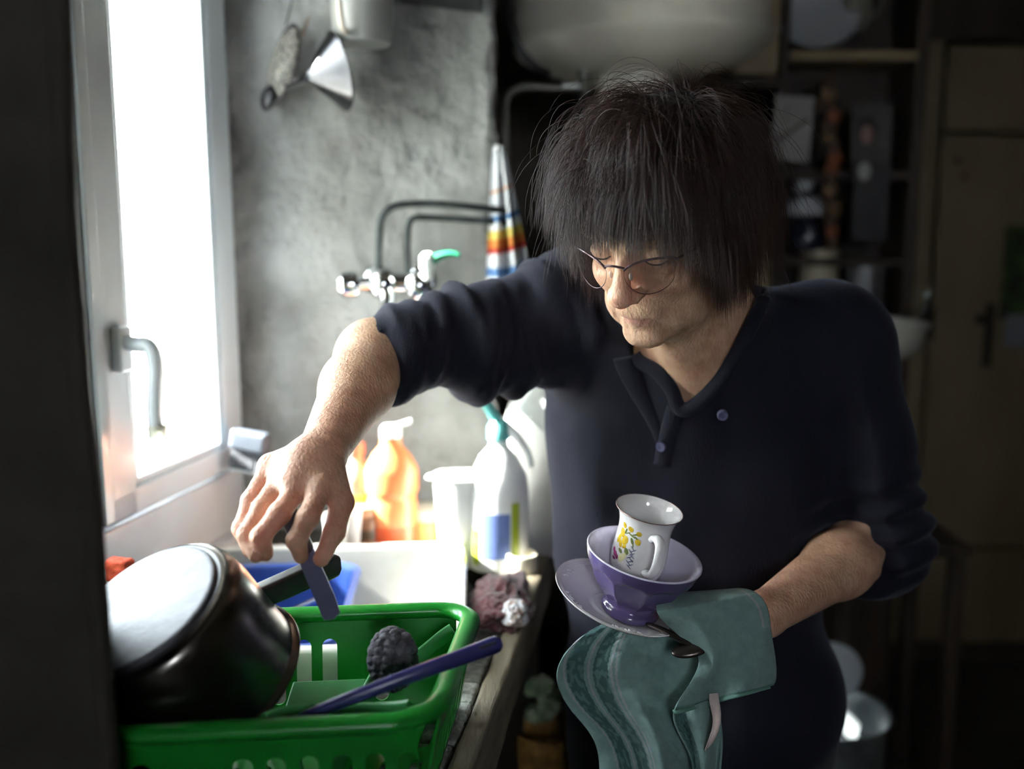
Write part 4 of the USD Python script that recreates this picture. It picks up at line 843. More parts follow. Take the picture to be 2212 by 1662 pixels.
# ================================================================ hair: a dark cap and about fifteen thousand strands
cap_m = mat('hair_cap', (26, 19, 17), .9)
def hline(q):                        # > 0 where hair grows
    front = q[:, 2] - np.interp(np.abs(np.arctan2(q[:, 0], -q[:, 1])), [0, .7, 1.15, 1.5, 1.9, 3.2], [.062, .058, .028, -.005, -.045, -.075])
    return front
SC_C, SC_R = np.array([0, .018, .040]), np.array([.0795, .1005, .0695])
def scal(p, o=0): return ell(p, SC_C, SC_R + o)
cp = trimesh.creation.icosphere(subdivisions=5); cp.vertices = cp.vertices * (SC_R + .008) + SC_C
cp.update_faces((hline(cp.vertices)[cp.faces] > .004).all(1)); cp.remove_unreferenced_vertices(); cp.vertices = H2W(cp.vertices)
part(wm, 'hair_cap', cp, cap_m, smooth=True)
hr = np.random.default_rng(21)
def strands(n, L, seed):
    g = np.random.default_rng(seed); d = g.normal(size=(n * 3, 3)); d /= np.linalg.norm(d, axis=1, keepdims=True)
    q = SC_C + d * (SC_R + .002); q = q[hline(q) > 0][:n]; return q
def grow(q, length, lay, steps=14, seed=1, messy=.25):
    g = np.random.default_rng(seed); n = len(q); grav = HR.T @ np.array([0, 0, -1.0])
    whorl = np.array([.008, .052, .112]); p = q.copy(); out = [p.copy()]
    nrm = (q - SC_C) / SC_R ** 2; nrm /= np.linalg.norm(nrm, axis=1, keepdims=True)
    fl = q - whorl + np.array([-.016, -.034, 0]) * np.exp(-(np.linalg.norm(q - whorl, axis=1, keepdims=True) / .045) ** 2); fl -= nrm * (fl * nrm).sum(1, keepdims=True); fl /= np.linalg.norm(fl, axis=1, keepdims=True) + 1e-6
    clump = np.stack([meshkit.noise(q * 85 + k * 31, 5 + k) - .5 for k in range(3)], 1) * 2
    clump2 = np.stack([meshkit.noise(q * 190 + k * 17, 9 + k) - .5 for k in range(3)], 1) * 2
    top = np.clip((q[:, 2] - .075) / .04, 0, 1)[:, None]
    d = fl * .9 + nrm * (.20 + .10 * top) + clump * (messy + .35 * top) + clump2 * .25 + g.normal(size=(n, 3)) * .10
    d /= np.linalg.norm(d, axis=1, keepdims=True); ds = (length / steps)[:, None]
    for i in range(steps):
        f = (i + 1) / steps
        wv = np.stack([meshkit.noise(q * 55 + k * 13, 15 + k) - .5 for k in range(3)], 1); d = d + .30 * wv * math.sin(i * .75 + 1.0) + (grav * .55 + np.array([0, 0, -1.0]) * .35) * (.15 + .34 * f) * (1 - .45 * top * (1 - f)) + clump * .10 * messy + clump2 * .05 + g.normal(size=(n, 3)) * .035
        d /= np.linalg.norm(d, axis=1, keepdims=True); p = p + d * ds
        want = lay * min(1.0, f * 2.2); s = scal(p, 0); push = np.maximum(want - s, 0); gn = (p - SC_C) / SC_R ** 2; gn /= np.linalg.norm(gn, axis=1, keepdims=True)
        s2 = np.linalg.norm((p - [0, -.02, -.04]) / [.074, .078, .10], axis=1); g2 = (p - [0, -.02, -.04]) / np.array([.074, .078, .10]) ** 2; g2 /= np.linalg.norm(g2, axis=1, keepdims=True)
        p = p + gn * push[:, None] + g2 * (np.maximum(1.0 - s2, 0) * .07)[:, None]; d = d + gn * (push / ds[:, 0] * .5)[:, None]; d /= np.linalg.norm(d, axis=1, keepdims=True)
        out.append(p.copy())
    return np.stack(out, 1)
q = strands(15000, 0, 4); az = np.abs(np.arctan2(q[:, 0], -q[:, 1]))
u = hr.uniform(size=len(q))
length = np.interp(az, [0, .6, 1.1, 1.6, 2.3, 3.2], [.115, .118, .135, .150, .150, .140]) * hr.uniform(.72, 1.08, len(q)) - np.clip((q[:, 2] - .10) * .2, 0, .02)
length += np.where(np.abs(az) < .9, np.clip((q[:, 1] + .07) * .35, 0, .035), 0)
lay = .003 + .012 * u ** .8
S = grow(q, length, lay, seed=2, messy=.42)
q2 = strands(1500, 0, 14); q2 = q2[(q2[:, 2] > .075) & (q2[:, 1] < .03)]; S2 = grow(q2, hr.uniform(.03, .07, len(q2)), np.full(len(q2), .02), seed=5, messy=.9)
def clump(S, seed, ng, amt):
    from scipy.spatial import cKDTree
    g = np.random.default_rng(seed); gi = g.choice(len(S), ng, replace=False); _, k = cKDTree(S[gi, 0]).query(S[:, 0])
    f = np.linspace(0, 1, S.shape[1])[None, :, None] ** 1.3 * amt * g.uniform(.45, 1, (len(S), 1, 1)); return S + (S[gi][k] - S) * f
def trim(S, seed):                    # cut the fringe and sides to length
    g = np.random.default_rng(seed); n, k = S.shape[:2]; a = np.arctan2(S[..., 0], -S[..., 1])
    zl = np.interp(np.abs(a), [0, .35, .62, .80, 1.1, 1.5, 1.9, 3.2], [.030, .026, .012, -.030, -.070, -.082, -.095, -.11]) + np.where(a < -.9, -.012, 0)
    side = np.clip((np.abs(np.arctan2(S[:, 0, 0], -S[:, 0, 1])) - .7) / .5, 0, 1); zl = zl + ((g.normal(size=n) * .008 + (meshkit.noise(S[:, 0] * 60, 3) - .5) * .024) * (1 + 1.3 * side))[:, None]
    below = S[..., 2] < zl; below[:, :4] = False
    tc = np.where(below.any(1), np.maximum(below.argmax(1), 4), k - 1).astype(float)
    t = np.linspace(0, 1, k)[None] * tc[:, None]; i = np.minimum(t.astype(int), k - 2); w = (t - i)[..., None]; r = np.arange(n)[:, None]
    return S[r, i] * (1 - w) + S[r, i + 1] * w
S = trim(clump(clump(S, 3, 1400, .55), 8, 260, .35), 6)
S2 = clump(S2, 9, 160, .7)
q3 = strands(1100, 0, 24); S3 = trim(clump(grow(q3, hr.uniform(.08, .17, len(q3)), .010 + .016 * hr.uniform(size=len(q3)), seed=7, messy=1.5), 4, 300, .4), 16)
S = np.vstack([S, S3])
S = np.vstack([S, S2])
Wd = H2W(S.reshape(-1, 3)); n_, k_ = S.shape[:2]
def curves(parent, name, pts, counts, w, m):
    path = _numbered(parent, name); o = _org[parent]
    c = UsdGeom.BasisCurves.Define(stage, path); c.CreateTypeAttr('cubic'); c.CreateBasisAttr('catmullRom'); c.CreateWrapAttr('pinned')
    c.CreatePointsAttr(Vt.Vec3fArray.FromNumpy((pts - o).astype(np.float32))); c.CreateCurveVertexCountsAttr(Vt.IntArray.FromNumpy(np.asarray(counts, np.int32)))
    c.CreateWidthsAttr(Vt.FloatArray.FromNumpy(np.asarray(w, np.float32))); c.SetWidthsInterpolation('vertex')
    UsdShade.MaterialBindingAPI.Apply(c.GetPrim()).Bind(m); return path
hair_m = usdkit.material(stage, '/World/Looks/hair', {'p': ('principled_bsdf', {'roughness': .36, 'specular_ior_level': .26, 'specular_tint': (.9, .92, 1.0)}), 'h': ('hair_info', {}), 'r': ('rgb_ramp', {'ramp': [(0, lin(58, 40, 33)), (.5, lin(96, 66, 54)), (1, lin(146, 104, 84))]})}, [('h.random' if False else 'h.intercept', 'r.fac'), ('r.color', 'p.base_color')], surface='p.BSDF')
wd = np.tile(np.interp(np.linspace(0, 1, k_), [0, .7, 1], [.00030, .00026, .00008]), (n_, 1)) * 1.35
hp_ = curves(wm, 'hair', Wd, np.full(n_, k_), wd.ravel(), hair_m)
stage.GetPrimAtPath(hp_).SetCustomDataByKey('kind', 'stuff'); stage.GetPrimAtPath(hp_).SetCustomDataByKey('label', 'tousled dark brown hair with a fringe')

# ================================================================ eyeglasses
gl = thing('eyeglasses', 'thin dark half rimmed eyeglasses worn low on the nose', 'eyeglasses', H2W((0, -.105, -.004)))
gf = mat('glasses_frame', (74, 52, 58), .3, metal=.4)
lens_m = usdkit.material(stage, '/World/Looks/lens', {'t': ('transparent_bsdf', {'color': (.90, .88, .88)}), 'gl': ('glossy_bsdf', {'roughness': .03}), 'lw': ('layer_weight', {'blend': .5}), 'pw': ('math', {'math_type': 'power', 'value2': 4.0}), 'f': ('math', {'math_type': 'multiply_add', 'value2': .5, 'value3': .05}), 'm': ('mix_closure', {})}, [('lw.facing', 'pw.value1'), ('pw.value', 'f.value1'), ('f.value', 'm.fac'), ('t.BSDF', 'm.closure1'), ('gl.BSDF', 'm.closure2')], surface='m.closure')
def gy(x): return -.112 + 7.5 * x * x
for sx in (-1, 1):
    o = np.array([(.0105, .004), (.020, .0105), (.034, .0135), (.048, .0125), (.0575, .0085), (.0575, -.004), (.052, -.0165), (.042, -.0225), (.028, -.0225), (.0165, -.0160), (.0110, -.006)])
    lp3 = spline(np.vstack([o, o[:1]]), 61)[:-1]
    tilt = lambda xz: np.stack([sx * xz[:, 0], gy(xz[:, 0]) + .16 * (xz[:, 1] - .01) * -1 * -1, xz[:, 1] - .004], 1)
    rim3 = H2W(tilt(lp3)); c3 = H2W(tilt(np.array([[.034, -.005]])))[0]; V_ = np.vstack([rim3, c3]); k = np.arange(60)
    ring_in = [c3 + (rim3 - c3) * f for f in (1, .66, .33)]
    V_ = np.vstack(ring_in + [c3[None]]); F_ = []
    for r_ in (0, 1): F_ += [np.stack([k + r_ * 60, (k + 1) % 60 + r_ * 60, (k + 1) % 60 + r_ * 60 + 60], 1), np.stack([k + r_ * 60, (k + 1) % 60 + r_ * 60 + 60, k + r_ * 60 + 60], 1)]
    F_.append(np.stack([k + 120, (k + 1) % 60 + 120, np.full(60, 180)], 1))
    part(gl, 'lens', trimesh.Trimesh(V_, np.vstack(F_), process=False), lens_m, smooth=True)
    part(gl, 'rim', closed_tube(np.vstack([rim3, rim3[:1]]), .00055, 6), gf)
    up_ = rim3[[i for i in range(60) if lp3[i, 1] > .0035]]; up_ = up_[np.argsort((up_ - c3) @ (HR[:, 0] * sx))]
    part(gl, 'brow_bar', tube(spline(up_[::3], 40), .00135, 8), gf)
    tp = spline(H2W([(sx * .0575, gy(.0575), .003), (sx * .066, -.078, .005), (sx * .078, -.045, .004), (sx * .083, -.005, .004), (sx * .082, .014, -.004), (sx * .080, .024, -.022)]), 40)
    part(gl, 'temple', tube(tp, .0014, 8), gf)
    part(gl, 'nose_pad', ball(H2W((sx * .0115, -.103, -.013)), (.0016, .003, .0045), HR, 2), mat('clear_pad', (200, 190, 180), .3))
part(gl, 'bridge', tube(spline(H2W([(-.0112, gy(.011), .002), (0, gy(0) - .002, .0055), (.0112, gy(.011), .002)]), 16), .0013, 8), gf)
# ================================================================ what she holds
sau_n = C2W((.297, .913, .29)); sau_n /= np.linalg.norm(sau_n)
sc_ = P(1331, 1313, 1.135)
china = mat('white_china', (230, 226, 226), .12, (224, 220, 220), 10, coat=.5)
sau = thing('saucer', 'white china saucer with a raised rim pattern carrying the purple bowl', 'saucer', sc_)
sref = C2W((1, 0, 0))
def sau_mod(r, z, t): return r
top_ = [(0, .000), (.024, .000), (.0262, .0012), (.0285, .0012), (.031, .0), (.048, .0048), (.062, .0098), (.0755, .0158), (.0775, .0166), (.0778, .0158), (.0765, .0140), (.060, .0058), (.047, .0012), (.038, -.0035), (.0375, -.0062), (.034, -.0062), (.0335, -.0035), (.02, -.0045), (0, -.0045)]
pr_ = spline(np.array(top_)[4:14], 40); top2 = np.vstack([top_[:4], pr_, top_[14:]])
part(sau, 'plate_body', lathe(top2[::-1], sc_, sau_n, 96, ref=sref), china, smooth=50)
FS = frame(sau_n, sref); rel = []
for k in range(6):
    for j in range(7):
        a = k * np.pi / 3 + (j - 3) * .075; rr = .066 + .0022 * math.cos(j * 2.1); zz_ = np.interp(rr, pr_[:20, 0], pr_[:20, 1]) + .0001
        rel.append(ball(sc_ + FS @ np.array([rr * math.cos(a), rr * math.sin(a), zz_ + .0004]), (.0034, .0016, .0011), FS @ Ro.from_euler('z', a + 1.2 * math.sin(j * 2.3)).as_matrix(), 2))
for rr in (.0705, .0728):
    zz_ = np.interp(rr, pr_[:20, 0], pr_[:20, 1]); a = np.linspace(0, 2 * np.pi, 97)
    rel.append(closed_tube(np.stack([rr * np.cos(a), rr * np.sin(a), 0 * a + zz_ + .0003], 1) @ FS.T + sc_, .0005, 6))
part(sau, 'relief_pattern', cat_(rel), china, smooth=True, label='raised garland relief')
# bowl
bw_n = C2W((.200, .935, .29)); bw_n /= np.linalg.norm(bw_n)
bw0 = P(1359, 1321, 1.128)
purple = mat('purple_glaze', (98, 84, 126), .16, (90, 76, 118), 14, coat=.6)
bowl = thing('bowl', 'purple glazed faceted bowl standing on the white saucer', 'bowl', bw0)
HB = .0735
ob_ = spline([(.0315, .0), (.0335, .003), (.0335, .008), (.0300, .013), (.038, .024), (.0500, .038), (.0590, .054), (.0645, .068), (.0655, HB)], 70)
def facet(r, z, t):
    n = 10; ph = (t * n / (2 * np.pi)) % 1.0 - .5
    topz = .0545 + .006 * (1 - (2 * ph) ** 2); w = np.clip((z - .014) / .006, 0, 1) * np.clip((topz - z) / .0035, 0, 1)
    return r * (1 - w * (.078 * (1 - (2 * ph) ** 2)) + w * .012)
part(bowl, 'outer_wall', lathe(np.vstack([[(0, .002), (.028, .0)], ob_]), bw0, bw_n, 200, mod=facet, ref=sref), purple, smooth=60)
inn = spline([(.0655, HB), (.0648, HB + .0012), (.0625, HB + .0006), (.0555, .060), (.0410, .040), (.027, .026), (.018, .016), (0, .0145)], 50)
part(bowl, 'inner_wall', lathe(inn, bw0, bw_n, 120, ref=sref), mat('lilac_glaze', (214, 208, 226), .14, (208, 202, 222), 10, coat=.5), smooth=60)
# cup
cp_n = C2W((.165, .93, .31)); cp_n /= np.linalg.norm(cp_n)
ct = P(1403, 1101, 1.118); HCp = .080
c0 = ct - cp_n * HCp
cup = thing('cup', 'white flared cup with yellow flower print standing inside the purple bowl', 'cup', c0)
co = spline([(.020, 0), (.0275, .002), (.0310, .012), (.0318, .024), (.0308, .040), (.0300, .055), (.0318, .068), (.0352, .0765), (.0380, HCp)], 60)
ci_ = spline([(.0380, HCp), (.0374, HCp + .0007), (.0362, HCp - .0006), (.0335, .0755), (.0296, .065), (.0282, .052), (.0295, .03), (.029, .012), (.020, .005), (0, .0045)], 50)
part(cup, 'cup_wall', lathe(np.vstack([[(0, .001)], co, ci_[1:]]), c0, cp_n, 96, ref=sref), china, smooth=60)
FC = frame(cp_n, sref)
rr0 = np.linspace(0, 2 * np.pi, 97)
part(cup, 'gilt_rim', closed_tube(np.stack([.0379 * np.cos(rr0), .0379 * np.sin(rr0), 0 * rr0 + HCp + .0004], 1) @ FC.T + c0, .00055, 6), mat('gilt', (150, 120, 110), .3, metal=.6))
vd = FC.T @ (CAM - ct); az0 = math.atan2(vd[1], vd[0])
def on_cup(az, z, off=.0): 
    r = np.interp(z, co[:, 1], co[:, 0]) + off; return c0 + FC @ np.array([r * math.cos(az), r * math.sin(az), z])
sgn = 1.0 if (on_cup(az0 + .3, .04) - on_cup(az0, .04)) @ RT > 0 else -1.0
ha = az0 + sgn * .42
def hp3(off, z): return on_cup(ha, z, off)
part(cup, 'cup_handle', tube(spline([hp3(-.001, .058), hp3(.010, .063), hp3(.019, .060), hp3(.0225, .048), hp3(.020, .034), hp3(.011, .021), hp3(-.001, .0165)], 50), np.interp(np.linspace(0, 1, 50), [0, .2, .8, 1], [.0052, .0042, .0042, .0052]), 14, sx=1.35), china, smooth=True)
def petal(name, m, items):
    out = []
    for (a, z, rx, rz, rot) in items:
        az = az0 + sgn * a; n = FC @ np.array([math.cos(az), math.sin(az), 0]); u_ = FC @ np.array([-math.sin(az), math.cos(az), 0]); B = np.stack([math.cos(rot) * u_ + math.sin(rot) * cp_n, -math.sin(rot) * u_ + math.cos(rot) * cp_n, n], 1)
        k = 14; th = np.linspace(0, 2 * np.pi, k, endpoint=False); pts = []
        for rr in (1.0, .5):
            for t_ in th:
                du = rr * rx * math.cos(t_), rr * rz * math.sin(t_); uu, ww = du[0] * math.cos(rot) - du[1] * math.sin(rot), du[0] * math.sin(rot) + du[1] * math.cos(rot)
                zz_ = z + ww; r_ = np.interp(zz_, co[:, 1], co[:, 0]) + (.0002 if rr > .9 else .00035); pts.append(c0 + FC @ np.array([r_ * math.cos(az + sgn * uu / r_), r_ * math.sin(az + sgn * uu / r_), zz_]))
        pts.append(np.mean(pts[k:], 0)); i = np.arange(k); j = (i + 1) % k
        F_ = np.vstack([np.stack([i, j, j + k], 1), np.stack([i, j + k, i + k], 1), np.stack([i + k, j + k, np.full(k, 2 * k)], 1)])
        m_ = trimesh.Trimesh(np.array(pts), F_, process=False)
        if m_.face_normals.mean(0) @ n < 0: m_.invert()
        out.append(m_)
    part(cup, name, cat_(out), m, smooth=True)
fy = mat('print_yellow', (222, 190, 52), .2, (196, 160, 40), 300); fg = mat('print_green', (128, 140, 78), .2, (96, 112, 60), 300); fpk = mat('print_pink', (186, 70, 138), .2, (150, 50, 110), 400); fbl = mat('print_blue', (120, 126, 158), .2); fcr = mat('print_cream', (226, 220, 170), .2)
petal('yellow_blossoms', fy, [(-.80, .064, .0030, .0036, .3), (-.86, .054, .0038, .0056, .2), (-.66, .047, .0044, .0058, -.3), (-.98, .045, .0030, .0065, -.3), (-.50, .063, .0036, .0034, 0), (-.16, .061, .0034, .0030, .3), (-.14, .051, .0034, .0040, .4), (-.62, .040, .0030, .0022, .8), (-.84, .041, .0026, .0052, .5)])
petal('green_leaves', fg, [(-.40, .056, .0050, .0010, -.3), (-.36, .050, .0018, .0042, .5), (-.28, .059, .0042, .0008, .5), (-.60, .057, .0038, .0008, .6), (-.48, .036, .0026, .0040, .6), (-.74, .033, .0034, .0020, -.5), (-.22, .055, .0030, .0009, -.6), (-.30, .047, .0008, .0050, .2), (-.70, .058, .0012, .0040, -.3)])
petal('pink_blossom', fpk, [(-.98, .026, .0040, .0034, .2), (-1.1, .029, .0030, .0030, 0), (-.84, .024, .0026, .0030, .5), (-1.0, .020, .0034, .0020, 0)])
petal('cream_bud', fcr, [(-.62, .026, .0038, .0056, -.4), (-.52, .030, .0024, .0044, -.2)])
petal('blue_sprig', fbl, [(-.26 + .05 * math.sin(i * 2.2), .020 + i * .0022, .0040, .0006, .6 if i % 2 else -.7) for i in range(11)])
# cutlery gripped under the saucer
fk = thing('fork', 'dark tarnished fork held under the saucer in the covered hand', 'fork', P(1490, 1395, 1.09))
dksteel = mat('tarnished', (86, 78, 74), .3, metal=.9)
part(fk, 'fork_handle', tube(spline([P(1540, 1418, 1.085), P(1490, 1392, 1.078), P(1440, 1366, 1.085), P(1400, 1350, 1.10)], 20), np.linspace(.005, .003, 20), 10, sx=1.7), dksteel)
spn = thing('teaspoon', 'dark tarnished spoon whose bowl peeps out below the saucer in the cloth', 'spoon', P(1490, 1400, 1.075))
part(spn, 'spoon_bowl', ball(P(1492, 1404, 1.072), (.021, .010, .005), frame(C2W((.2, .6, .7)), C2W((0, 1, 0))) @ Ro.from_euler('z', 100, degrees=True).as_matrix() if False else np.stack([C2W((.97, .2, 0)), C2W((-.12, .6, -.78)), C2W((-.15, .76, .62))], 1), 3), dksteel)
part(spn, 'spoon_handle', tube(spline([P(1510, 1400, 1.074), P(1540, 1390, 1.08), P(1570, 1375, 1.095)], 12), .0028, 8), dksteel)
# ---- knife in the right hand
kn = thing('kitchen_knife', 'knife with a bluish grey blade held point down in the right hand', 'knife', KN_A)
kd = (KN_B - KN_A) / np.linalg.norm(KN_B - KN_A); kx = np.cross(kd, FW); kx /= np.linalg.norm(kx); kt = np.cross(kx, kd); KL = np.linalg.norm(KN_B - KN_A)
bl = sg.Polygon([(-.0085, .03), (.0085, .03), (.0095, KL * .8), (.0080, KL * .97), (.0, KL), (-.0095, KL * .97), (-.0095, KL * .5)])
part(kn, 'blade', extrude(bl, .0014, KN_A - kt * .0007, kx, kd, np.cross(kx, kd)), mat('knife_steel', (120, 120, 150), .35, metal=.6), smooth=False)
part(kn, 'knife_handle', tube(spline([KN_A - kd * .012, KN_A + kd * .01, KN_A + kd * .04], 20), [.006] + [.0085] * 17 + [.008, .006], 12, sx=1.2), mat('knife_handle', (52, 50, 60), .4))

# ================================================================ tea towel wrapped over the left hand
cl_col = {'base': (122, 150, 146), 'dark': (64, 95, 95), 'line': (156, 158, 164)}
def cloth_tint(s, t, pat):          # woven bands run along t
    c = np.tile(np.array(lin(*cl_col['base'])), s.shape + (1,))
    for a, b in pat['dark']: 
        m_ = (s > a) & (s < b); k = meshkit.noise(np.stack([s * 60, t * 60, 0 * s], -1), 3) > .42; c[m_ & k] = lin(*cl_col['dark']); c[m_ & ~k] = lin(90, 122, 118)
    for a in pat['line']: c[np.abs(s - a) < .007] = lin(*cl_col['line'])
    return c
towel_m = mat('green_towel', (255, 255, 255), .95, (236, 236, 236), 90, tint=True, bump=.5, bs=900, dist=.0012, sheen=.12)
def px_sheet(left, right, nu, nv, dfun, fold):
    u, v = np.meshgrid(np.linspace(0, 1, nu), np.linspace(0, 1, nv), indexing='ij')
    Lp, Rp = spline(np.array(left, float), nv), spline(np.array(right, float), nv)
    x = Lp[None, :, 0] * (1 - u) + Rp[None, :, 0] * u; y = Lp[None, :, 1] * (1 - u) + Rp[None, :, 1] * u
    d = dfun(u, v) + fold(u, v, x, y)
    G = CAM + d[..., None] * (FW + ((x - 1106) / FPX)[..., None] * RT - ((y - 831) / FPX)[..., None] * UP)
    return G, u, v
ct_ = thing('dish_towel', 'sea green checked dish towel draped over the hand that holds the saucer', 'dish towel', P(1450, 1450, 1.12))
fA = lambda u, v, x, y: .010 * np.sin(u * 13 - v * 3.5) * np.clip(v * 1.6, .1, 1) + .008 * np.sin((x * .5 + y * .25) / 38) * np.clip(v * 2, 0, 1) +   .016 * (meshkit.fbm(np.stack([u * 4.5, v * 6, 0 * u], -1), 4, 4) - .5) - .018 * np.exp(-((u - .42 - .2 * v) / .05) ** 2) * np.clip(v * 3 - .9, 0, 1)
GA, uA, vA = px_sheet([(1315, 1345), (1262, 1372), (1213, 1425), (1203, 1470), (1230, 1530), (1272, 1580), (1292, 1625), (1296, 1700), (1292, 1800), (1300, 1930)], [(1490, 1352), (1530, 1385), (1546, 1430), (1548, 1490), (1545, 1545), (1548, 1600), (1550, 1660), (1555, 1720), (1552, 1820), (1545, 1930)], 150, 200,
    lambda u, v: 1.125 + .02 * v - .012 * np.sin(np.pi * u), fA)
tA = cloth_tint(uA - .30 * vA ** .8 + .25, vA, dict(dark=[(.205, .315), (.375, .47)], line=[.19, .345, .49, .52]))
part(ct_, 'hanging_flap', sheet(GA, .0022), towel_m, smooth=True, tint=np.vstack([tA.reshape(-1, 3)] * 2))
fB = lambda u, v, x, y: .006 * np.sin(u * 9 + v * 5) * np.clip(v * 1.3, 0, 1) + .008 * np.sin((x * .9 - y * .55) / 26) * np.clip(v * 1.5 - .1, 0, 1) * np.clip((1 - u) * 3, 0, 1) + .012 * (meshkit.fbm(np.stack([u * 4, v * 4, 0 * u + 3], -1), 4, 8) - .5)
def dB(u, v):
    hump = 1.060 + .05 * np.clip(.22 - v, 0, 1) ** 1.0 / .22 * 1.0 + .012 * (u - .5) ** 2
    return hump + .018 * v + .03 * np.clip(u - .75, 0, 1) * 2
GB, uB, vB = px_sheet([(1470, 1286), (1418, 1303), (1424, 1332), (1448, 1356), (1484, 1388), (1510, 1425), (1495, 1470), (1472, 1505), (1455, 1540)], [(1560, 1279), (1635, 1284), (1656, 1312), (1664, 1360), (1672, 1410), (1676, 1450), (1674, 1472), (1672, 1476), (1670, 1480)], 120, 130, dB, fB)
# hem follows a sagging line
tB = cloth_tint(vB, uB, dict(dark=[], line=[])); tB[(uB > .90) & (uB < .93) & (vB < .5)] = lin(*cl_col['line']); tB[vB > .965] = np.array(lin(92, 128, 118))
part(ct_, 'hand_wrap', sheet(GB, .0022), towel_m, smooth=True, tint=np.vstack([tB.reshape(-1, 3)] * 2))
hem = GB[:, -1]; part(ct_, 'hem', tube(spline(hem[::6], 60), .0022, 8, sx=2.0), mat('towel_hem', (98, 136, 124), .95), smooth=True)
GC, uC, vC = px_sheet([(1456, 1540), (1462, 1575), (1485, 1620), (1497, 1660), (1500, 1760), (1500, 1900)], [(1552, 1505), (1556, 1550), (1560, 1600), (1556, 1660), (1552, 1760), (1545, 1900)], 50, 90, lambda u, v: 1.090 + .018 * v + 0 * u, lambda u, v, x, y: .008 * np.sin(u * 8 + v * 3))
part(ct_, 'lower_fold', sheet(GC, .0022), towel_m, smooth=True, tint=np.vstack([cloth_tint(uC, vC, dict(dark=[(.0, .3)], line=[.5])).reshape(-1, 3)] * 2))
GD, _, _ = px_sheet([(1533, 1500), (1535, 1530), (1540, 1560), (1532, 1595), (1523, 1622)], [(1551, 1498), (1556, 1530), (1557, 1555), (1548, 1590), (1531, 1614)], 8, 40, lambda u, v: 1.076 + .006 * np.sin(v * 7), lambda u, v, x, y: .001 * np.sin(u * 6))
part(ct_, 'care_label', sheet(GD, .0008), mat('label_tape', (206, 186, 182), .8), smooth=True, label='narrow pinkish white fabric label')
# ================================================================ behind: water heater, cupboards, clutter in the dark
enamel = mat('heater_enamel', (228, 222, 208), .3, (214, 208, 194), 4, coat=.2)
wh_ax = C2W((-.045, .98, .14)); wh_ax /= np.linalg.norm(wh_ax)
w0 = P(1385, 95, 2.12)                      # where the side meets the domed bottom
wh = thing('water_heater', 'big white enamelled water heater hung under the ceiling behind the woman', 'water heater', w0)
RH = .268
part(wh, 'tank', lathe([(0, .50), (RH - .04, .50), (RH, .46), (RH, 0), (RH, -.002), (0, -.002)], w0, wh_ax, 80), enamel, smooth=45)
part(wh, 'domed_base', lathe([(RH + .003, .006), (RH + .004, -.004), (RH - .004, -.018), (RH - .05, -.046), (RH - .12, -.066), (.0, -.072), (0, .006)], w0, wh_ax, 80), enamel, smooth=45)
part(wh, 'terminal_cover', lathe([(.080, -.06), (.080, -.108), (.074, -.118), (0, -.120), (0, -.06)], w0 + RT * (-.016), wh_ax, 40), mat('heater_cover', (220, 218, 206), .35), smooth=45)
kb = P(1527, 55, 2.12) - FW * .225
part(wh, 'thermostat_knob', lathe([(0, 0), (.013, 0), (.012, .012), (0, .014)], kb, -FW * .96 + RT * .27, 24), bake)
pv = thing('safety_valve', 'small chrome valve with a red cap feeding a pipe below the water heater', 'valve', P(1258, 170, 2.05))
part(pv, 'valve_body', cat_(tube([P(1262, 130, 2.05), P(1262, 205, 2.05)], .015, 14), tube([P(1215, 188, 2.05), P(1262, 186, 2.05)], .011, 12)), mat('dull_chrome', (150, 152, 146), .3, metal=.9))
part(pv, 'red_cap', lathe([(0, 0), (.020, 0), (.020, .010), (.016, .014), (0, .014)], P(1260, 143, 2.04), UP, 24), mat('valve_red', (134, 34, 34), .4))
pp = thing('feed_pipe', 'dull metal pipe bending down the wall from the red capped valve', 'pipe', P(1120, 188, 2.06))
part(pp, 'pipe', tube(spline([P(1216, 188, 2.05), P(1160, 188, 2.05), P(1122, 190, 2.05), P(1100, 205, 2.05), P(1092, 240, 2.06), P(1092, 330, 2.08), P(1090, 520, 2.12), P(1090, 760, 2.2)], 70), .0085, 10), mat('feed_pipe_metal', (112, 110, 102), .4, metal=.8), smooth=True)
cb = thing('power_cable', 'black cable curving from the wall down to the water heater', 'cable', P(1110, 60, 2.0))
part(cb, 'cable', tube(spline([P(1092, -60, 2.0), P(1096, 20, 1.98), P(1110, 80, 1.98), P(1140, 128, 1.99), P(1185, 158, 2.02)], 50), .009, 10), bake, smooth=True)
bpipe = thing('drain_pipe', 'dark vertical pipe on the back wall below the valve', 'pipe', P(1256, 320, 2.3))
part(bpipe, 'pipe', tube([P(1256, 190, 2.32), P(1256, 300, 2.33), P(1256, 620, 2.40)], .014, 10), dk_pipe)
# pale board cladding behind the heater
clad = thing('board_partition', 'beige painted board partition behind the heater with a dark rail across', 'partition', P(1470, 400, 2.5))
cream = mat('cream_paint', (150, 132, 100), .55, (126, 108, 80), 5, stretch=(1, 1, .3), bump=.2, bs=50)
xa, xb = P(1272, 400, 2.55)[0], P(1662, 400, 2.55)[0]
for k in range(4):
    a = xa + (xb - xa) * k / 4; part(clad, 'board', rbox(((xb - xa) / 4 - .004, .02, 1.62), .003, ((a + (xb - xa) / 8), 2.56, .81), None, 1), cream)
zc = P(1500, 187, 2.5)[2]
part(clad, 'board', rbox(((xb - xa) - .004, .02, .55), .003, ((xa + xb) / 2, 2.565, zc + .30), None, 1), cream)
part(clad, 'cross_rail', rbox((xb - xa, .03, .03), .004, ((xa + xb) / 2, 2.555, zc + .006), None, 1), beam_mat)
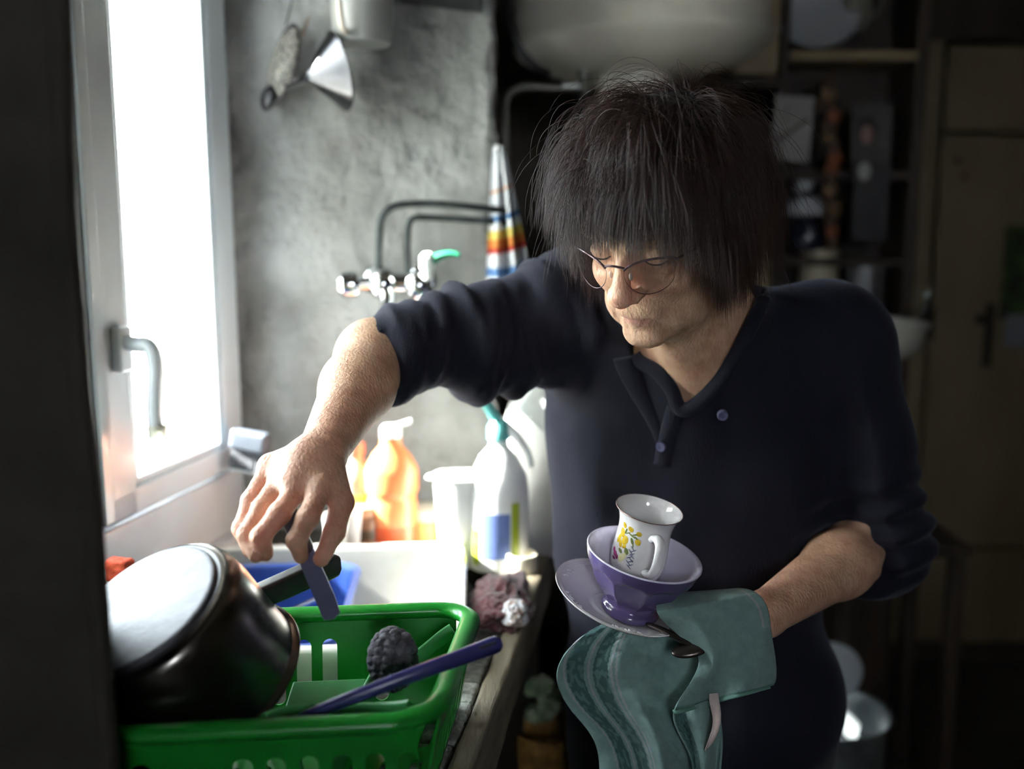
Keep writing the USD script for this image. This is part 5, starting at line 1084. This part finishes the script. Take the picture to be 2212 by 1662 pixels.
# dresser with shelves in the dark
dr_w = mat('dresser_wood', (52, 38, 28), .6, (30, 22, 17), 12, stretch=(1, 1, .2), bump=.3, bs=60)
DY = 2.62
def DP(px, py, y=DY):
    d = FW + (px - 1106) / FPX * RT - (py - 831) / FPX * UP; return CAM + d * (y / d[1])
dl, dr2 = DP(1668, 300)[0], DP(1975, 300)[0]
dresser = thing('dresser', 'tall dark wooden dresser with open shelves left of the cream doors', 'dresser', ((dl + dr2) / 2, DY + .15, 0))
part(dresser, 'back_panel', box(dl, dr2, DY + .12, DY + .14, 0, 2.2), dr_w, smooth=False)
part(dresser, 'side_panel', rbox((.03, .20, 2.2), .003, (dr2 - .015, DY + .04, 1.1), None, 1), dr_w)
part(dresser, 'side_panel', rbox((.02, .20, 2.2), .003, (dl + .01, DY + .04, 1.1), None, 1), dr_w)
for py in (118, 372, 555, 760):
    z = DP(1750, py)[2]; part(dresser, 'shelf_board', rbox((dr2 - dl - .05, .18, .022), .003, ((dl + dr2) / 2, DY + .03, z - .011), None, 1), cream if py == 118 else dr_w)
part(dresser, 'cupboard_door', rbox((dr2 - dl - .06, .02, .72), .004, ((dl + dr2) / 2, DY - .05, .42), None, 1), dr_w)
china_d = mat('old_china', (176, 178, 184), .2, coat=.4)
d0 = DP(1756, 30, DY); 
pl_ = thing('serving_dish', 'white oval dish propped on the top shelf of the dark dresser', 'dish', d0)
dR = frame(C2W((.0, .25, .97)), C2W((0, 1, 0)))
part(pl_, 'dish_body', lathe([(0, .0), (.075, .0), (.095, .006), (.113, .012), (.113, .015), (.094, .010), (.075, .004), (0, .004)], d0, C2W((0, .35, .94)), 56), china_d, smooth=45)
d1 = DP(1845, 20, DY + .03)
pl2 = thing('grey_jug', 'grey stoneware jug beside the dish on the top shelf of the dresser', 'jug', d1)
part(pl2, 'jug_body', lathe([(0, -.055), (.035, -.055), (.045, -.02), (.042, .03), (.028, .06), (.032, .08), (.029, .08), (.024, .06), (0, .055)], d1, EZ, 32), mat('stoneware', (120, 116, 106), .5), smooth=45)
part(pl2, 'jug_handle', tube(spline([d1 + [.028, 0, .07], d1 + [.062, 0, .06], d1 + [.066, 0, .01], d1 + [.043, 0, -.02]], 20), .006, 8), _mats['stoneware'])
def card(name, label, catg, x0, y0, x1, y1, m, yy=DY - .07, rot=0):
    a, b = DP(x0, y1, yy), DP(x1, y0, yy); c = (a + b) / 2; t = thing(name, label, catg, c)
    R = Ro.from_euler('y', rot, degrees=True).as_matrix(); sz = np.abs(b - a); part(t, 'sheet', rbox((sz[0], .003, sz[2]), .001, c, R, 1), m); return t, c, sz, R
paper = mat('paper', (150, 146, 144), .85, (138, 134, 132), 12)
t, c, sz, R = card('pinned_drawing', 'pale paper with a brown slanting pencil stroke pinned to the dresser', 'drawing', 1666, 208, 1757, 348, paper, rot=4)
part(t, 'drawn_stroke', tube([c + R @ np.array([-.04, -.003, -.035]), c + R @ np.array([.035, -.003, .025])], .006, 6), mat('brown_ink', (74, 62, 56), .8))
part(t, 'drawn_stroke', tube([c + R @ np.array([-.02, -.003, .0]), c + R @ np.array([-.018, -.003, .055])], .0015, 6), _mats['brown_ink'])
t, c, sz, R = card('portrait_picture', 'dark grey picture of a pale oval shape hung on the dresser edge', 'picture', 1835, 222, 1930, 350, mat('picture_grey', (74, 72, 70), .6, (40, 39, 38), 22))
part(t, 'printed_figure', ball(c + np.array([-.012, -.003, -.005]), (.016, .002, .024)), mat('print_rose', (128, 100, 94), .6))
part(t, 'printed_figure', ball(c + np.array([-.012, -.002, .006]), (.026, .0018, .034)), mat('print_dark', (24, 22, 22), .6))
t, c, sz, R = card('dark_picture', 'almost black picture with a pale patch below the grey one', 'picture', 1838, 352, 1925, 520, mat('picture_black', (26, 26, 30), .5, (44, 42, 46), 14))
part(t, 'printed_patch', ball(c + np.array([-.022, -.003, .075]), (.016, .002, .022)), mat('print_pale', (150, 148, 146), .6))
gar = thing('onion_string', 'hanging string of dried brown and orange bulbs in front of the dresser', 'string of onions', DP(1792, 350, DY - .10))
gr_ = np.random.default_rng(9)
bm_ = [mat('bulb_brown', (70, 48, 34), .5), mat('bulb_orange', (120, 66, 36), .45), mat('bulb_tan', (104, 82, 56), .5)]
part(gar, 'string', tube([DP(1798, 150, DY - .09), DP(1795, 350, DY - .09), DP(1790, 545, DY - .09)], .004, 6), bm_[0])
for k in range(16):
    c = DP(1797 + gr_.normal() * 14, 185 + k * 22.5, DY - .115 + gr_.normal() * .008); r_ = gr_.uniform(.014, .021)
    part(gar, 'bulb', lathe([(0, -r_), (r_ * .7, -r_ * .7), (r_, 0), (r_ * .75, r_ * .6), (r_ * .25, r_ * 1.1), (r_ * .12, r_ * 1.7), (0, r_ * 1.75)], c, (gr_.normal() * .3, gr_.normal() * .3, 1), 16), bm_[[0, 2, 0, 1, 0, 2, 0, 1, 1, 0, 2, 0, 2, 0, 1, 0][k]], smooth=True)
for (nm, lb, ct2, px, py, prof_, m) in (
    ('white_bowl', 'white upturned bowl on the middle shelf of the dresser', 'bowl', 1742, 448, [(0, .03), (.03, .028), (.052, .008), (.055, -.02), (.050, -.02), (.047, .004), (0, .022)], china_d),
    ('small_pot', 'little white pot just above the upturned bowl on the dresser', 'pot', 1735, 400, [(0, -.016), (.022, -.016), (.028, .008), (.026, .012), (.022, .01), (0, -.008)], china_d),
    ('dark_jar', 'dark blue jar on the lower shelf of the dresser', 'jar', 1745, 505, [(0, -.045), (.045, -.045), (.05, -.02), (.05, .02), (.03, .04), (0, .042)], mat('dark_blue_glass', (34, 38, 54), .2)),
    ('cream_tin', 'pale square shouldered tin on the lowest dresser shelf by her shoulder', 'tin', 1768, 585, [(0, -.055), (.048, -.055), (.05, -.05), (.05, .05), (.046, .055), (0, .056)], mat('cream_tin', (168, 158, 134), .45)),
    ('grey_canister', 'grey metal canister beside the pale tin on the dresser', 'canister', 1868, 610, [(0, -.07), (.05, -.07), (.052, -.06), (.052, .05), (.04, .065), (0, .07)], mat('grey_tin', (92, 92, 96), .4, metal=.5))):
    c = DP(px, py, DY - .0); t = thing(nm, lb, ct2, c); part(t, 'body', lathe(prof_, c, EZ, 36), m, smooth=45)
# wash basin on the right
wb = DP(1905, 728, 2.30)
bas = thing('wash_basin', 'grey white wall basin behind her shoulder beside the cream doors', 'wash basin', wb)
part(bas, 'basin_body', lathe([(0, -.055), (.05, -.05), (.088, -.02), (.098, .03), (.104, .036), (.100, .041), (.090, .036), (.080, -.01), (.045, -.038), (0, -.042)], wb, C2W((.05, .98, .18)), 48), mat('basin_glaze', (168, 166, 158), .2, coat=.4), smooth=45)
part(bas, 'waste_pipe', tube(spline([wb + [.03, 0, -.05], wb + [.03, .02, -.14], wb + [.02, .06, -.24], wb + [.02, .10, -.50]], 24), .016, 10), mat('waste_pipe', (120, 120, 124), .3, metal=.7), smooth=True)
part(bas, 'overflow_tap', tube(spline([wb + [.085, -.01, .04], wb + [.10, -.01, .09], wb + [.085, -.03, .10]], 14), .008, 8), dk_pipe)
# cream doors
door_m = mat('cream_door', (128, 114, 88), .5, (108, 94, 70), 4, stretch=(1, 1, .25), bump=.15, bs=40)
YD = 3.08
def QP(px, py, y=YD): return DP(px, py, y)
x0, x1 = QP(2000, 800)[0], 2.45
dz = [0.06, QP(2100, 1182)[2], QP(2100, 290)[2], QP(2100, 96)[2]]
door1 = thing('door_1', loc=((x0 + x1) / 2, YD, 1.0), kind='structure')
n_b = 4; bwid = (x1 - x0) / n_b
for k in range(n_b):
    for a, b in zip(dz[:-1], dz[1:]):
        part(door1, 'panel', rbox((bwid - .004, .03, b - a - .012), .004, (x0 + bwid * (k + .5), YD + (.006 if k % 2 else 0), (a + b) / 2), None, 1), door_m)
part(door1, 'frame_post', rbox((.09, .06, 2.1), .005, (x0 - .05, YD + .03, 1.05), None, 1), door_m)
for px, py in ((2085, 380), (2070, 345)): part(door1, 'knob', ball(QP(px, py, YD - .02), (.012, .012, .012), None, 2), mat('knob_red', (96, 40, 34), .4))
part(door1, 'latch', cat_(rbox((.028, .012, .20), .004, QP(2135, 725, YD - .02), None, 1), rbox((.05, .012, .03), .004, QP(2125, 690, YD - .022), None, 1)), mat('latch_iron', (52, 48, 44), .45, metal=.6))
part(door1, 'latch', rbox((.03, .012, .10), .004, QP(2008, 700, YD - .02), None, 1), _mats['latch_iron'])
struct('baseboard_back', box(x0 - .1, 2.7, YD - .02, YD, 0, .06), beam_mat)
struct('trim_1', box(x0 - .1, 2.7, YD - .02, YD + .3, dz[3] + .01, 2.45), dr_w)
gp = thing('green_calendar', 'picture with green foliage hung at the right edge on the cream door', 'picture', QP(2200, 590, YD - .03))
part(gp, 'print', rbox((.16, .004, .285), .001, (QP(2166, 590, YD - .03)[0] + .08, YD - .03, QP(2190, 590, YD - .03)[2]), None, 1), mat('foliage_print', (56, 84, 26), .6, (16, 24, 10), 18, lo=.4, hi=.6))
part(gp, 'lower_sheet', rbox((.16, .004, .10), .001, (QP(2166, 720, YD - .03)[0] + .085, YD - .032, QP(2190, 715, YD - .03)[2]), None, 1), mat('pale_sheet', (120, 122, 130), .7))
# chair or stand leg beside the bucket and the bucket itself
bk0 = P(1795, 1600, 2.25); bk0[2] = .0
RB = .128
bkt = thing('bucket', 'metal bucket on the floor behind her with its rim caught by sunlight', 'bucket', bk0)
galv = mat('galvanised', (176, 182, 186), .34, (140, 146, 150), 20, metal=.85)
part(bkt, 'bucket_wall', lathe([(0, .01), (.085, .01), (.088, 0), (.092, .002), (RB - .006, .315), (RB, .318), (RB + .003, .323), (RB, .328), (RB - .007, .325), (.088, .016), (0, .016)], bk0, EZ, 64), galv, smooth=45)
a = np.linspace(0, np.pi, 30)
part(bkt, 'bail_handle', tube(np.stack([bk0[0] + RB * np.cos(a), bk0[1] + .02 - .10 * np.sin(a), bk0[2] + .30 - .04 * np.sin(a)], 1), .003, 8), dk_pipe)
lidc = bk0 + np.array([-.012, .04, .385])
lid = thing('pot_lid', 'pale enamel lid standing upright in the metal bucket', 'lid', lidc)
lR = Ro.from_euler('yx', [10, 14], degrees=True).as_matrix()
part(lid, 'lid_disc', lathe([(0, .008), (.05, .006), (.085, 0), (.092, -.006), (.092, -.009), (.085, -.004), (0, .004)], lidc, lR @ np.array([0, -1., 0]), 48), mat('lid_enamel', (196, 204, 212), .25, coat=.3), smooth=45)
part(lid, 'lid_knob', ball(lidc + lR @ np.array([0, -.016, 0]), (.012, .010, .012)), bake)
stl = P(1930, 1300, 2.45)
stl = stl + np.array([.10, -.14, 0])
cw_ = thing('wooden_stool', 'dark wooden stool behind the metal bucket', 'stool', (stl[0], stl[1], 0))
part(cw_, 'seat', rbox((.30, .30, .03), .01, (stl[0] - .13, stl[1] + .15, .66)), dr_w)
for sx in (-1, 1):
    for sy in (-1, 1): part(cw_, 'leg', rbox((.036, .036, .65), .006, (stl[0] - .13 + sx * .125, stl[1] + .15 + sy * .125, .325), None, 1), dr_w)
# things under the worktop, by her leg
pb = P(1180, 1600, 1.60); 
bsk = thing('wicker_basket', 'small brown wicker basket in the dark under the worktop', 'basket', pb)
part(bsk, 'basket_wall', lathe([(0, -.055), (.045, -.055), (.055, -.02), (.058, .025), (.053, .025), (.048, -.02), (0, -.048)], pb, EZ, 60, mod=lambda r, z, t: r * (1 + .03 * np.sin(t * 20) * np.sign(np.sin(z * 700)))), mat('wicker', (150, 112, 54), .7, (104, 76, 36), 60), smooth=45)
pg = P(1168, 1515, 1.60)
pbg = thing('net_of_vegetables', 'pale green bunch of vegetables lying on the wicker basket', 'vegetables', pg)
vr_ = np.random.default_rng(4)
part(pbg, 'leaves', cat_([crumple(pg + vr_.normal(size=3) * .014, .018, .02, .016, 20 + k, .5) for k in range(6)]), mat('veg_green', (150, 160, 132), .6, (82, 110, 76), 40), smooth=True, kind='stuff')
low = P(1178, 1600, 1.60)
struct('trim_2', rbox((.34, .26, .02), .003, (low[0] + .02, low[1] + .05, low[2] - .066), None, 1), beam_mat)
